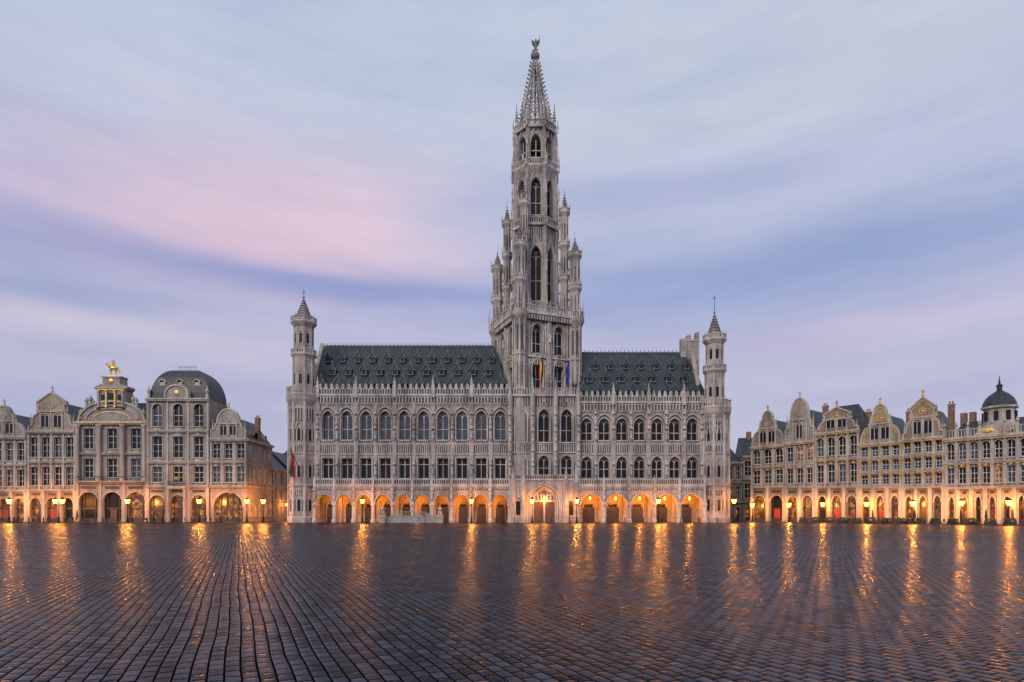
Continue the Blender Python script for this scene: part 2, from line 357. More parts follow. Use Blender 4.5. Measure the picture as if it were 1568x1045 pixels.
    T.balus('parapet',LC,u0,u1,-.3,zt,zt+1.1,.5,.2,.25)
    n=int((u1-u0)/1.05)
    for i in range(n):
        c=u0+(i+.5)*(u1-u0)/n
        T.box('parapet',LC,c-.27,c+.27,-.42,-.16,zt+1.1,zt+1.7)
        T.lathe('parapet',LC,c,-.29,[(.36,zt+1.7),(.02,zt+2.15)],4)
    for i in range(0,nb+1,2):
        a=u0+i*p; T.box('parapet',LC,a-.32,a+.32,-.62,-.05,zt-.6,zt+1.7); T.pinn('parapet_pinnacles',LC,a,-.33,zt+1.7,.42,2.0)
    T.box('gutter','lead_grey',u0,u1,-.1,1.3,zt,zt+.08)
LW=dict(arise=1.9,w1=(8.45,12.2,0),w2=(15.8,19.9,1.3),dz=0)
RW=dict(arise=2.1,w1=(8.5,11.3,1.2),w2=(15.7,18.6,1.2),dz=-1.4)
wing(-37.1,-.4,10,10,.80,.0,LW,0)
wing(12.6,36.2,7,5,.84,.25,RW,0)
def roof(u0,u1,r0,r1,ze,zr,ve=1.1,vr=9.0):
    T.add('main_roof','slate',[(u0,ve,ze),(u1,ve,ze),(r1,vr,zr),(r0,vr,zr),(u0,2*vr-ve,ze),(u1,2*vr-ve,ze)],[(0,1,2,3),(3,2,5,4),(0,3,4),(1,5,2)])
    T.box('roof_ridge','lead_grey',r0,r1,vr-.15,vr+.15,zr-.1,zr+.16)
    n=int((r1-r0)/.8)
    for i in range(n):
        x=r0+(i+.5)*(r1-r0)/n; T.lathe('roof_ridge','lead_grey',x,vr,[(.12,zr+.16),(.04,zr+.3),(.12,zr+.42),(.01,zr+.6)],4)
    rows=((.13,14,1.25),(.40,13,1.15),(.66,12,1.0))
    for ri,(t,nd,sc) in enumerate(rows):
        N_=max(3,int((u1-u0)/3.0))
        for i in range(N_):
            off=.5 if ri%2==0 else 1.0
            if ri%2 and i==N_-1: continue
            fx=(i+off)/N_; x=(u0+(u1-u0)*fx)*(1-t)+(r0+(r1-r0)*fx)*t
            v=ve+(vr-ve)*t; z=ze+(zr-ze)*t; w=.5*sc; h=.95*sc; dv=(vr-ve)/(zr-ze)*(h+.9*sc)
            T.box('dormers','dormer_lead',x-w,x+w,v-.5,v+dv*.7,z-.15,z+h*.75)
            T.glass('dormer_openings','window_dark',x-w*.72,x+w*.72,z+.05,z+h*.7,v-.53)
            T.add('dormer_roofs','slate_dark',[(x-w*1.45,v-.7,z+h*.7),(x+w*1.45,v-.7,z+h*.7),(x,v-.7,z+h*1.9),(x,v+dv,z+h*1.9),(x-w*1.45,v+dv,z+h*.7),(x+w*1.45,v+dv,z+h*.7)],[(0,2,3,4),(1,5,3,2)])
            T.prism('dormers','slate',[(x-w*1.3,z+h*.72),(x+w*1.3,z+h*.72),(x,z+h*1.8)],v-.6,v-.5)
            T.rib('dormer_trim','lead_grey',[(x-w*1.45,z+h*.7),(x,z+h*1.9),(x+w*1.45,z+h*.7)],.12,v-.76,v-.6)
            T.lathe('dormer_finials','dormer_lead',x,v-.6,[(.08,z+h*1.85),(.14,z+h*1.95+.3),(.01,z+h*1.95+.7)],4)
roof(-38.6,-.2,-38.6,-3.7,24.5,36.3)
roof(12.2,38.4,12.2,36.0,23.1,34.9)
T.extr('gable_wall',LS,[(36.4,0.6,23),(36.4,9,36.4),(36.4,17.4,23)],(.8,0,0))
T.extr('gable_wall',LS,[(-39.6,0.6,24),(-39.6,9,36.9),(-39.6,17.4,24)],(.8,0,0))
T.box('chimney',LS,36.0,38.4,8,9.6,30,37.0); T.box('chimney',LC,35.9,38.5,7.9,9.7,37,37.3)
T.box('chimney',LS,36.0,36.7,8,9.6,37.3,38.3); T.box('chimney',LS,37.8,38.4,8,9.6,37.3,38.9); T.box('chimney',LS,34.7,36,8.3,9.4,33,37.6)
T.box('body',LS,-38.5,-.4,.8,17.4,7,24.4); T.box('body',LS,12.6,37,.8,17.4,7,22.9)
T.box('body',LS,-38.5,37,2.85,17.4,0,7)
def turret(cx,cv,r,z1,z2,z3,zt,zf,ra):
    T.lathe('turret_body',LS,cx,cv,[(r+.3,0),(r+.3,.9),(r,1.2),(r,6.6),(r+.25,6.9),(r+.25,7.1),(r,7.3),(r,12.9),(r+.2,13),(r+.2,13.2),(r-.05,13.3),(r-.1,z1-2),(r+.4,z1-1),(r+.45,z1)],8)
    for i in range(8):
        t=PI/8+i*PI/4; x=cx+(r+.02)*math.cos(t); y=cv+(r+.02)*math.sin(t)
        T.lathe('turret_shafts',LC,x,y,[(.28,0),(.22,1.3),(.22,z1-1.5),(.05,z1-1.2)],6)
    def faces(rr,f):
        o=(T.ox,T.oy)
        for i in range(8):
            t=i*PI/4; a=t+PI/2; ap=rr*math.cos(PI/8)
            T.setf((o[0]+cx+ap*math.cos(t),o[1]+cv+ap*math.sin(t)),a); f(rr*math.sin(PI/8))
        T.setf(o,0)
    def low(h):
        for z in (2.2,8.6,15.5):
            T.box('turret_windows','window_dark',-.26,.26,-.03,.1,z,z+2.1)
            T.rib('turret_tracery',LC,[(-.4,z-.1)]+arcpts(-.4,.4,z+2.0,.6,.4,8)+[(.4,z-.1)],.14,-.14,.1)
            T.rib('turret_tracery',LC,[(-.8,z+2.1),(0,z+3.6),(.8,z+2.1)],.12,-.16,.1)
            for sg in(-1,1): T.box('wall_painted_shade',SHADE,sg*.72-.09,sg*.72+.09,-.012,.05,z,z+2)  # painted shade strips, wall stays flat here
        blind(T,-h+.25,h-.25,z1-5,z1-2.4,-.0,.5,.09,.12)
        blind(T,-h+.25,h-.25,13.5,14.8,.02,.45,.09,.12)
        blind(T,-h+.25,h-.25,5.0,6.3,0,.45,.09,.12)
    faces(r,low)
    def gal(rr,z,h):
        T.lathe('turret_galleries',LC,cx,cv,[(rr-.5,z-.7),(rr,z-.1),(rr+.05,z),(rr+.05,z+.15)],8)
        def f(hh): T.balus('turret_galleries',LC,-hh,hh,.1,z+.15,z+h,.4,.14,.16,.12)
        faces(rr,f)
        for i in range(8):
            t=PI/8+i*PI/4; T.pinn('turret_galleries',LC,cx+rr*.96*math.cos(t),cv+rr*.96*math.sin(t),z,.16,h+.6)
    gal(r+.45,z1,1.5)
    T.lathe('turret_upper',LS,cx,cv,[(ra,z1),(ra,z2)],8); gal(ra+.42,z2,1.1)
    T.lathe('turret_upper',LS,cx,cv,[(ra*.9,z2),(ra*.9,z3)],8); gal(ra+.45,z3,1.1)
    def up(zb):
        def f(h):
            T.box('turret_windows','window_dark',-.26,.26,-.03,.1,zb+2.2,zb+4)
            T.rib('turret_tracery',LC,[(-.38,zb+1.8)]+arcpts(-.38,.38,zb+4,.6,.4,8)+[(.38,zb+1.8)],.12,-.1,.1)
        return f
    faces(ra,up(z1)); faces(ra*.9,up(z2))
    for i in range(8):
        t=PI/8+i*PI/4
        T.lathe('turret_shafts',LC,cx+ra*math.cos(t),cv+ra*math.sin(t),[(.12,z1),(.12,z2-.5)],5)
        T.lathe('turret_shafts',LC,cx+ra*.9*math.cos(t),cv+ra*.9*math.sin(t),[(.11,z2),(.11,z3-.5)],5)
    T.lathe('turret_upper',LS,cx,cv,[(ra*.72,z3),(ra*.72,z3+1.2),(ra*.85,z3+1.3)],8)
    prof=[];K=7;z0=z3+1.3;H=zt-z0;R=ra*.72
    for i in range(K):
        t=i/K; prof+=[(R*(1-t),z0+H*t),(R*(1-t-.7/K)+.02,z0+H*(t+.7/K)),(R*(1-t-.7/K)+.16,z0+H*(t+.85/K))]
    prof+=[(.05,zt),(.2,zt+.2),(.04,zt+.4)]
    T.lathe('turret_spire','limestone_dark',cx,cv,prof,8); T.lathe('turret_vane','black_iron',cx,cv,[(.05,zt+.3),(.04,zf)],5)
    T.box('turret_vane','black_iron',cx-.3,cx+.3,cv-.03,cv+.03,zf-.9,zf-.8)
    T.ball('turret_vane','gilding',(cx,cv,zf-.4),.15)
turret(-40.1,.7,2.75,24.2,32.0,38.2,43.2,45.0,1.95)
turret(39.0,.7,2.6,21.8,29.0,34.9,40.3,44.0,1.75)
# ----- tower front bay on the facade
u0,u1=-.4,12.6; pw=(u1-u0)/3
cx=6.1; PH=2.75
T.panel('portal',LS,u0,u1,0,7.9,cx-PH,cx+PH,0,3.7,3.2,.35,-2.4,1.0,16)
for k_,(e,vv) in enumerate(((.15,-2.5),(.45,-2.6),(.75,-2.75))):
    T.rib('portal_mouldings',LC,[(cx-PH-e,0)]+arcpts(cx-PH-e,cx+PH+e,3.7,3.2+e,.35,16)+[(cx+PH+e,0)],.2,vv,-2.39)
    T.rib('portal_mouldings',SHADE,[(cx-PH-e-.15,0)]+arcpts(cx-PH-e-.15,cx+PH+e+.15,3.7,3.35+e,.35,16)+[(cx+PH+e+.15,0)],.08,-2.42,-2.39)  # dark line paints the shade between the portal mouldings
for k_,(e,vv) in enumerate(((-.25,-2.0),(-.6,-1.6))):
    T.rib('portal_mouldings',LC,[(cx-PH-e,0)]+arcpts(cx-PH-e,cx+PH+e,3.7,3.2+e,.35,16)+[(cx+PH+e,0)],.3,vv,vv+.4)
T.box('portal_door','door_wood',cx-PH,cx+PH,-1.2,-1.05,0,4.0); T.box('portal_door','limestone_carved',cx-PH,cx+PH,-1.3,-1.02,3.9,4.25)
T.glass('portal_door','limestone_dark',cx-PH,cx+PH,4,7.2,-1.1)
T.box('portal_door','limestone_carved',cx-.16,cx+.16,-1.45,-1.1,0,3.9)
for i in range(-3,4): T.statue('facade_statues',LC,cx+i*.6,-1.45,4.35,1.2)
T.box('portal_sides',LS,u0,cx-2.9,-1.35,0,0,7); T.box('portal_sides',LS,cx+2.9,u1,-1.35,0,0,7)
for x in (.2,2.1,10.1,12.0):
    T.lathe('tower_buttress',LS,x,-2.5,[(.75,0),(.7,1.2),(.6,1.4),(.55,7.4),(.3,8.2)],8); T.pinn('tower_buttress',LC,x,-2.5,8.0,.5,2.6)
    T.statue('facade_statues',LC,x,-3.15,3.4,1.6)
for s_ in (1.15,11.05):
    T.box('portal_niches','window_dark',s_-.4,s_+.4,-2.43,-2.3,1.4,4); T.rib('portal_niches',LC,[(s_-.5,1.2)]+arcpts(s_-.5,s_+.5,4,1,.4,8)+[(s_+.5,1.2)],.16,-2.6,-2.4)
T.box('gallery_floor',LC,u0,u1,-2.6,0,7.9,8.05); T.box('gallery_gap_shade',SHADE,u0,u1,-2.38,-2.33,8.06,8.8); T.balus('gallery_balustrade',LC,u0,u1,-2.5,8.05,8.95,.42,.15,.2)  # includes a dark sheet as painted shade behind the balusters
for i in range(3):
    a=u0+i*pw; c=a+pw/2
    T.panel('wall',LS,a,a+pw,7.1,13.4,c-1,c+1,9.0,11.6,1.1,.4,-.3,.8); gwindow(T,c,1,9.0,11.6,1.1,.4,-.3,.8,'window_dark',tz=10.4)
    T.panel('wall',LS,a,a+pw,13.4,24,c-1.05,c+1.05,15.4,19.9,1.6,.4,-.3,.8); gwindow(T,c,1.05,15.4,19.9,1.6,.4,-.3,.8,'window_dark',tz=17.6)
    for (z0,z1,rr) in ((9.0,11.6,1.3),(15.4,19.9,1.9)):
        T.rib('window_hoods',LC,[(c-1.22,z0)]+arcpts(c-1.22,c+1.22,z1,rr,.4,12)+[(c+1.22,z0)],.18,-.48,-.3)
        for sg in (-1,1): T.box('wall_painted_shade',SHADE,c+sg*1.5-.1,c+sg*1.5+.1,-.312,-.29,z0,z1)  # dark strips paint panel shade on the flat wall
        T.rib('window_hoods',LC,[(c-1.4,z1+.4),(c,z1+rr+1.6),(c+1.4,z1+.4)],.16,-.5,-.3); T.pinn('window_hoods',LC,c,-.42,z1+rr+1.2,.16,1.2)
    blind(T,a+.45,a+pw-.45,13.5,15,-.3,.42); blind(T,a+.45,a+pw-.45,22.2,24,-.3,.5)
for i in range(4):
    a=u0+i*pw; T.box('tower_buttress',LS,a-.42,a+.42,-.95,-.3,7.3,24)
    T.lathe('tower_buttress',LC,a,-.95,[(.34,7.3),(.34,23),(.5,24),(.5,24.4)],6); T.pinn('tower_buttress',LC,a,-.8,24.4,.42,3.2)
    for zz in (9,11.8,15.5,18.6): 
        T.statue('facade_statues',LC,a,-1.4,zz,1.5); T.lathe('facade_canopies',LC,a,-1.3,[(.33,zz+1.7),(.36,zz+1.9),(.12,zz+2.2),(.02,zz+2.7)],6); T.lathe('facade_canopies',LC,a,-1.3,[(.06,zz-.5),(.33,zz-.1),(.33,zz)],6)
for z,pr in ((13.2,.55),(15.05,.6),(24,.8)): T.box('string_courses',LC,u0,u1,-.3-pr+.3,-.02,z,z+.22)
T.balus('parapet',LC,u0,u1,-.6,24.25,25.6,.5,.2,.25)
T.box('body',LS,u0,u1,.55,12,7,24.2)
# ----- tower shaft (skewed square)
TA=math.radians(22); P0=(1.35,113.0); S=12.4
ca,sa=math.cos(TA),math.sin(TA)
cor=[P0,(P0[0]+S*ca,P0[1]+S*sa),(P0[0]+S*ca-S*sa,P0[1]+S*sa+S*ca),(P0[0]-S*sa,P0[1]+S*ca)]
CX=sum(c[0] for c in cor)/4; CY=sum(c[1] for c in cor)/4
ZT=40.2
for i in range(4):
    T.setf(cor[i],TA+i*PI/2); hb=S/2
    for j in range(2):
        c=S*(.31 if j==0 else .69)
        x0,x1=(0,hb) if j==0 else (hb,S)
        for (z0,z1,b0,sp) in ((7,31.9,26.0,30.0),(31.9,ZT,32.9,37.0)):
            T.panel('tower_wall',LS,x0,x1,z0,z1,c-1.05,c+1.05,b0,sp,1.6,.45,0,1.0); gwindow(T,c,1.05,b0,sp,1.6,.45,0,1.0,'window_dark',tz=(b0+sp)/2)
            T.rib('tower_tracery',LC,[(c-1.25,b0)]+arcpts(c-1.25,c+1.25,sp,1.9,.45,12)+[(c+1.25,b0)],.2,-.24,0)
            T.rib('tower_tracery',LC,[(c-1.6,sp+.6),(c,sp+3.0),(c+1.6,sp+.6)],.18,-.28,0)
            for x in (c-1.75,c+1.75): T.lathe('tower_tracery',LC,x,-.1,[(.16,z0),(.16,z1-.3)],6)
            for x in (c-1.5,c+1.5,c-2.1,c+2.1): T.box('wall_painted_shade',SHADE,x-.1,x+.1,-.012,.02,b0,sp+.4)  # dark strips, painted shade of panels beside the lancets
            blind(T,c-1.6,c+1.6,z1-1.3,z1-.2,0,.5,.08,.12)
    T.lathe('tower_tracery',LS,hb,-.2,[(.6,7),(.6,32),(.45,32.3),(.45,ZT)],8); T.pinn('tower_tracery',LC,hb,-.75,31,.25,2.6)
    T.statue('facade_statues',LC,hb,-.95,27,1.7); T.statue('facade_statues',LC,hb,-.8,35,1.7)
    for z in (24.6,32.0,39.6): T.box('tower_strings',LC,-.2,S+.2,-.35,0.02,z,z+.28)
    T.box('tower_gallery',LC,-.9,S+.9,-1.1,.6,ZT,ZT+.45); blind(T,-.6,S+.6,ZT-1.0,ZT,-.7,.6,.12,.2); T.box('tower_gallery',LS,-.6,S+.6,-.7,.2,ZT-.9,ZT)
    T.balus('tower_gallery',LC,-.9,S+.9,-1.0,ZT+.45,ZT+1.7,.5,.18,.22)
    for j in range(7): T.pinn('tower_gallery',LC,S*j/6,-1.0,ZT+1.5,.22,1.5)
    T.lathe('tower_corner_shaft',LS,.25,.25,[(1.45,7),(1.45,25),(1.6,25.2),(1.3,25.6),(1.3,32),(1.5,32.2),(1.2,32.6),(1.2,38.5),(1.9,39.8),(2.0,40.4)],8)
    for q in range(8):
        t=q*PI/4+PI/8; T.lathe('tower_corner_shaft',LC,.25+1.3*math.cos(t),.25+1.3*math.sin(t),[(.16,20),(.16,39)],5)
        t=q*PI/4
        for (za,zb) in ((26.2,30.8),(33.2,38)): T.lathe('corner_painted_shade',SHADE,.25+1.08*math.cos(t),.25+1.08*math.sin(t),[(.22,za),(.22,zb)],4,rot=t)  # dark posts paint shade onto the corner shaft faces
T.setf((CX,CY))
T.box('tower_gallery',LS,-4.5,4.5,-4.5,4.5,ZT-1,ZT+.4)
T.lathe('tower_gallery',LS,0,0,[(8,ZT-.6),(8,ZT+.42)],4,rot=TA+PI/4)
def slim(x,y,r,z0,zs,zt,rings):
    T.lathe('tower_turrets',LS,x,y,[(r,z0),(r*.95,zs)],8)
    for q in range(8):
        t=q*PI/4+PI/8; T.lathe('tower_turrets',LC,x+r*math.cos(t),y+r*math.sin(t),[(.1,z0),(.1,zs)],4)
        t=q*PI/4
        for k in range(len(rings)+1):
            zb=(rings[k]+1.3) if k<len(rings) else z0+1.8
            T.lathe('tower_turret_slits',SHADE,x+r*.80*math.cos(t),y+r*.80*math.sin(t),[(.2,zb),(.2,zb+3.0)],4,rot=t)
    for z in rings+[zs]:
        T.lathe('tower_turrets',LC,x,y,[(r,z-.8),(r+.42,z-.15),(r+.45,z+.1),(r+.36,z+.12),(r+.36,z+.55),(r+.46,z+.58),(r+.46,z+.72),(r*.8,z+.72)],8)
        for q in range(8):
            t=q*PI/4+PI/8; T.lathe('tower_turrets',LC,x+(r+.38)*math.cos(t),y+(r+.38)*math.sin(t),[(.12,z+.5),(.12,z+1.2),(.01,z+1.8)],4)
    prof=[];K=5;H=zt-zs-.7;R=r*.82
    for i in range(K):
        t=i/K; prof+=[(R*(1-t),zs+.7+H*t),(R*(1-t-.7/K)+.02,zs+.7+H*(t+.7/K)),(R*(1-t-.7/K)+.14,zs+.7+H*(t+.85/K))]
    prof+=[(.04,zt),(.13,zt+.15),(.02,zt+.4)]
    T.lathe('tower_turrets','limestone_dark',x,y,prof,8); T.lathe('tower_finials','black_iron',x,y,[(.04,zt),(.03,zt+1.5)],4)
dirs=[(c[0]-CX,c[1]-CY) for c in cor]
for (dx,dy) in dirs:
    l=math.hypot(dx,dy); ux,uy=dx/l,dy/l
    slim(ux*8.5,uy*8.5,1.05,ZT,53.2,56.6,[46.6])
    slim(ux*6.3,uy*6.3,.78,ZT,62.3,66.0,[48.8,55.6])
    for z in (45.5,51.5):
        T.limb('flying_buttresses',LC,(ux*7.8,uy*7.8,z-1.2),(ux*4.2,uy*4.2,z+1.6),.25,.25,4)
    for z in (58.8,): T.limb('flying_buttresses',LC,(ux*6.0,uy*6.0,z),(ux*4,uy*4,z+1.8),.25,.25,4)
    for q in range(4):
        t=q*PI/2+TA; T.pinn('tower_pinnacles',LC,ux*8.5+1.9*math.cos(t),uy*8.5+1.9*math.sin(t),ZT+.4,.3,4.2)
def octier(z0,z1,ap,b0,sp,rise,hw,glass,ptop,nm=1):
    R=ap/math.cos(PI/8); h=R*math.sin(PI/8)
    for i in range(8):
        t=i*PI/4; T.setf((CX+ap*math.cos(t),CY+ap*math.sin(t)),t+PI/2)
        T.panel('octagon_wall',LS,-h,h,z0,z1,-hw,hw,b0,sp,rise,.45,0,.9)
        if glass: gwindow(T,0,hw,b0,sp,rise,.45,0,.9,'window_dark',tz=(b0+sp)/2)
        else: 
            T.box('window_tracery',LC,-.08,.08,.2,.35,b0,sp+.6); T.box('window_tracery',LC,-hw,hw,.2,.36,(b0+sp)/2-.1,(b0+sp)/2+.1)
        T.rib('octagon_tracery',LC,[(-hw-.15,b0)]+arcpts(-hw-.15,hw+.15,sp,rise+.25,.45,10)+[(hw+.15,b0)],.16,-.22,0)
        T.rib('octagon_tracery',LC,[(-hw-.4,sp+.4),(-hw*.4,sp+rise+.8),(0,sp+rise+2.4),(hw*.4,sp+rise+.8),(hw+.4,sp+.4)],.17,-.3,0)
        T.pinn('octagon_tracery',LC,0,-.2,sp+rise+1.9,.16,1.6)
        for sg in (-1,1): T.box('wall_painted_shade',SHADE,sg*(hw+.34)-.08,sg*(hw+.34)+.08,-.012,.02,b0,sp)  # dark strips paint shade next to the octagon windows
        blind(T,-h+.3,h-.3,z0+.3,b0-.3,0,.45,.09,.12)
        if z1-(sp+rise)>2.5: blind(T,-h+.3,h-.3,sp+rise+1.0,z1-.5,0,.45,.08,.1)
        T.box('octagon_strings',LC,-h-.1,h+.1,-.35,0,z1-.3,z1+.05); T.box('octagon_strings',LC,-h,h,-.25,0,b0-.25,b0-.02)
        T.balus('octagon_balustrade',LC,-h-.25,h+.25,-.45,z1+.05,z1+1.25,.4,.14,.18)
        T.box('octagon_strings',LC,-h-.2,h+.2,-.6,0,z1-.35,z1+.04)
    T.setf((CX,CY))
    for i in range(8):
        t=PI/8+i*PI/4; x=(R+.15)*math.cos(t); y=(R+.15)*math.sin(t)
        T.lathe('octagon_buttresses',LS,x,y,[(.5,z0),(.46,z0+(z1-z0)*.5),(.4,z0+(z1-z0)*.55),(.38,z1+.5)],8)
        T.pinn('octagon_pinnacles',LC,x,y,z1+.4,.5,ptop)
        T.pinn('octagon_pinnacles',LC,x*1.15,y*1.15,z0+(z1-z0)*.5,.3,3.4)
        T.pinn('octagon_pinnacles',LC,x*1.18,y*1.18,z0+(z1-z0)*.15,.3,3.0)
        T.limb('octagon_buttresses',LC,(x*1.18,y*1.18,z0+(z1-z0)*.15+.2),(x*1.05,y*1.05,z0+(z1-z0)*.15-1),.2,.1,4)
        T.limb('octagon_buttresses',LC,(x*1.15,y*1.15,z0+(z1-z0)*.5+.2),(x*1.03,y*1.03,z0+(z1-z0)*.5-1),.2,.1,4)
        T.pinn('octagon_pinnacles',LC,x*1.17,y*1.17,z1-.2,.28,2.8)
octier(ZT,59.3,4.1,44.0,52.5,2.4,1.08,True,3.4)
octier(59.3,71.0,3.95,61.2,66.6,2.0,1.05,True,3.4)
octier(71.0,79.0,3.7,72.8,75.8,1.6,1.0,False,5.6)
T.lathe('octagon_wall',LS,0,0,[(4.1,58.9),(4.1,59.3)],8); T.lathe('octagon_wall',LS,0,0,[(3.8,70.7),(3.8,71.0)],8); T.lathe('octagon_wall',LS,0,0,[(3.7,78.6),(3.7,79.0)],8)
T.lathe('octagon_gallery',LC,0,0,[(4.3,69.6),(5.1,70.8),(5.1,71.1)],8)
z0,z1=79,94.6; R0,R1=3.9,.42
def rr(z): return R0+(R1-R0)*((z-z0)/(z1-z0))**.9
for i in range(8):
    t=PI/8+i*PI/4; t2=t+PI/4
    K=9
    for k in range(K):
        za=z0+(z1-z0)*k/K; zb=z0+(z1-z0)*(k+1)/K; ra_,rb=rr(za),rr(zb)
        T.limb('spire_ribs',LC,(ra_*math.cos(t),ra_*math.sin(t),za),(rb*math.cos(t),rb*math.sin(t),zb),.24-.01*k,.23-.01*k,6)
        for f_ in (.15,.65):
            zz=za+(zb-za)*f_; q_=rr(zz)
            T.limb('spire_crockets',LC,(q_*math.cos(t),q_*math.sin(t),zz),((q_+.6)*math.cos(t),(q_+.6)*math.sin(t),zz+.4),.12,.17,5)
        T.limb('spire_rings',LC,(ra_*math.cos(t),ra_*math.sin(t),za),(ra_*math.cos(t2),ra_*math.sin(t2),za),.10,.10,5)
        if k<K-3:
            tm=t+PI/8; zm=zb-.15
            A=(ra_*math.cos(t),ra_*math.sin(t),za); C=(ra_*math.cos(t2),ra_*math.sin(t2),za); M_=(rb*math.cos(PI/8)*math.cos(tm),rb*math.cos(PI/8)*math.sin(tm),zm)
            T.limb('spire_tracery','limestone_dark',A,M_,.065,.05,4); T.limb('spire_tracery','limestone_dark',C,M_,.065,.05,4)
    tm=t+PI/8; T.setf((CX+3.7*math.cos(tm),CY+3.7*math.sin(tm)),tm+PI/2)
    T.rib('spire_gablets',LC,[(-1.3,79),(0,83.0),(1.3,79)],.18,-.2,.05); T.pinn('spire_gablets',LC,0,-.1,82.6,.2,2.0); T.setf((CX,CY))
T.lathe('spire_core','limestone_dark',0,0,[(.25,79),(.2,94.6)],6)
T.lathe('spire_top','limestone_dark',0,0,[(.45,94.3),(.5,94.7),(.35,95),(.8,95.4),(.95,95.9),(.8,96.4),(.3,96.7),(.3,97)],10)
SD='limestone_dark'
T.limb('archangel_statue',SD,(0,0,97),(.1,0,98.0),.28,.3); T.limb('archangel_statue',SD,(.1,0,98.0),(.1,0,98.9),.32,.24)
T.ball('archangel_statue',SD,(.12,0,99.2),.2); T.limb('archangel_statue',SD,(.3,0,98.8),(.9,0,99.4),.1,.07); T.limb('archangel_statue',SD,(.9,0,98.6),(.9,0,100.2),.05,.03)
T.limb('archangel_statue',SD,(-.1,0,98.8),(-.7,0,98.3),.1,.08)
for sg in (-1,1): T.add('archangel_statue',SD,[(.1,.15,98.9),(.1+sg*.9,.35,99.6),(.1+sg*.7,.35,98.5),(.1+sg*.3,.25,97.9)],[(0,1,2,3)])
T.limb('archangel_statue',SD,(-.6,0,97.0),(.7,0,97.3),.16,.1)
T.setf((0,FY))
# entrance stair with lions
sc=-18.3; HZ=1.2
T.box('entrance_stair','bluestone',sc-2.2,sc+2.2,-5.0,-2.1,0,HZ)
for i in range(7):
    z=HZ-(i+1)*.17
    if z<=0: break
    for sg in (-1,1):
        a=sc+sg*(2.2+i*.34); b_=a+sg*.34; T.box('entrance_stair','bluestone',min(a,b_),max(a,b_),-5.0,-2.1,0,z)
T.balus('stair_balustrade',LS,sc-2.2,sc+2.2,-5.1,HZ,HZ+.9,.4,.13,.16)
T.box('stair_front',LS,sc-2.3,sc+2.3,-5.2,-5.0,0,HZ); T.prism('stair_front',LS,[(sc+2.3,0),(sc+4.7,0),(sc+4.7,.8),(sc+2.3,HZ+.9)],-5.15,-5.0); T.prism('stair_front',LS,[(sc-2.3,0),(sc-4.7,0),(sc-4.7,.8),(sc-2.3,HZ+.9)],-5.15,-5.0)
for sg in (-1,1):
    x=sc+sg*5.2; T.box('lion_pedestals',LS,x-.5,x+.5,-6,-4.6,0,1.1); T.box('lion_pedestals',LC,x-.6,x+.6,-6.1,-4.5,1.1,1.25)
    y=-5.3; k=-.4
    T.limb('lion_statues',LC,(x,y+.45,1.95+k),(x,y-.2,2.5+k),.3,.34,8); T.ball('lion_statues',LC,(x,y-.35,2.95+k),.36,8); T.ball('lion_statues',LC,(x,y-.66,2.9+k),.17,6)
    for q in (-.2,.2):
        T.limb('lion_statues',LC,(x+q,y-.35,2.5+k),(x+q,y-.45,1.65+k),.12,.1); T.limb('lion_statues',LC,(x+q*1.5,y+.4,2.0+k),(x+q*1.6,y-.1,1.72+k),.17,.1)
for x in (-33.5,-26,-18.5,-11.2,-3.8,14.9,19.8,24.4,29.2,33.9,6.1):
    v=-.2 if x!=6.1 else -1.8
    T.lathe('arcade_lantern_rods','black_iron',x,v,[(.02,4.9),(.02,5.9)],4); T.lathe('arcade_lanterns','lantern_glass',x,v,[(.12,4.3),(.2,4.75),(.05,4.9)],6)
    T.light(x,v,4.1,560 if x!=6.1 else 260,rad=.2)
T.done()

def flag(name,x,y,z,L,cols,lean,h=4.2,ang=0):
    b=B(name,(x,y),ang)
    tip=(lean,-2.2,z+L)
    b.limb('flag_pole','black_iron',(0,0,z),tip,.06,.04,6); b.ball('flag_pole','gilding',tip,.14)
    n=len(cols); 
    for i,c in enumerate(cols):
        vs=[];fs=[]
        for j in range(9):
            for k in range(2):
                uu=(i+k)/n; t=j/8
                px=tip[0]*(1-uu*.45); py=tip[1]*(1-uu*.45); pz=z+L*(1-uu*.45)
                vs.append((px+.25*math.sin(t*4+uu*5)*t+ .25*uu*t, py+.22*math.sin(t*5+uu*7), pz-h*t))
        for j in range(8): fs.append((2*j,2*j+1,2*j+3,2*j+2))
        b.add('flag_cloth',c,vs,fs)
    b.done()
flag('belgian_flag',4.2,112.9,27.2,4.2,['cloth_black','cloth_yellow','cloth_red'],1.6,5)
flag('european_flag',9.6,115.0,27.0,4.2,['cloth_blue','cloth_blue'],1.4,5)
flag('city_flag',-40.1,110.0,10.5,3.4,['cloth_green','cloth_red'],-.6,4.8)

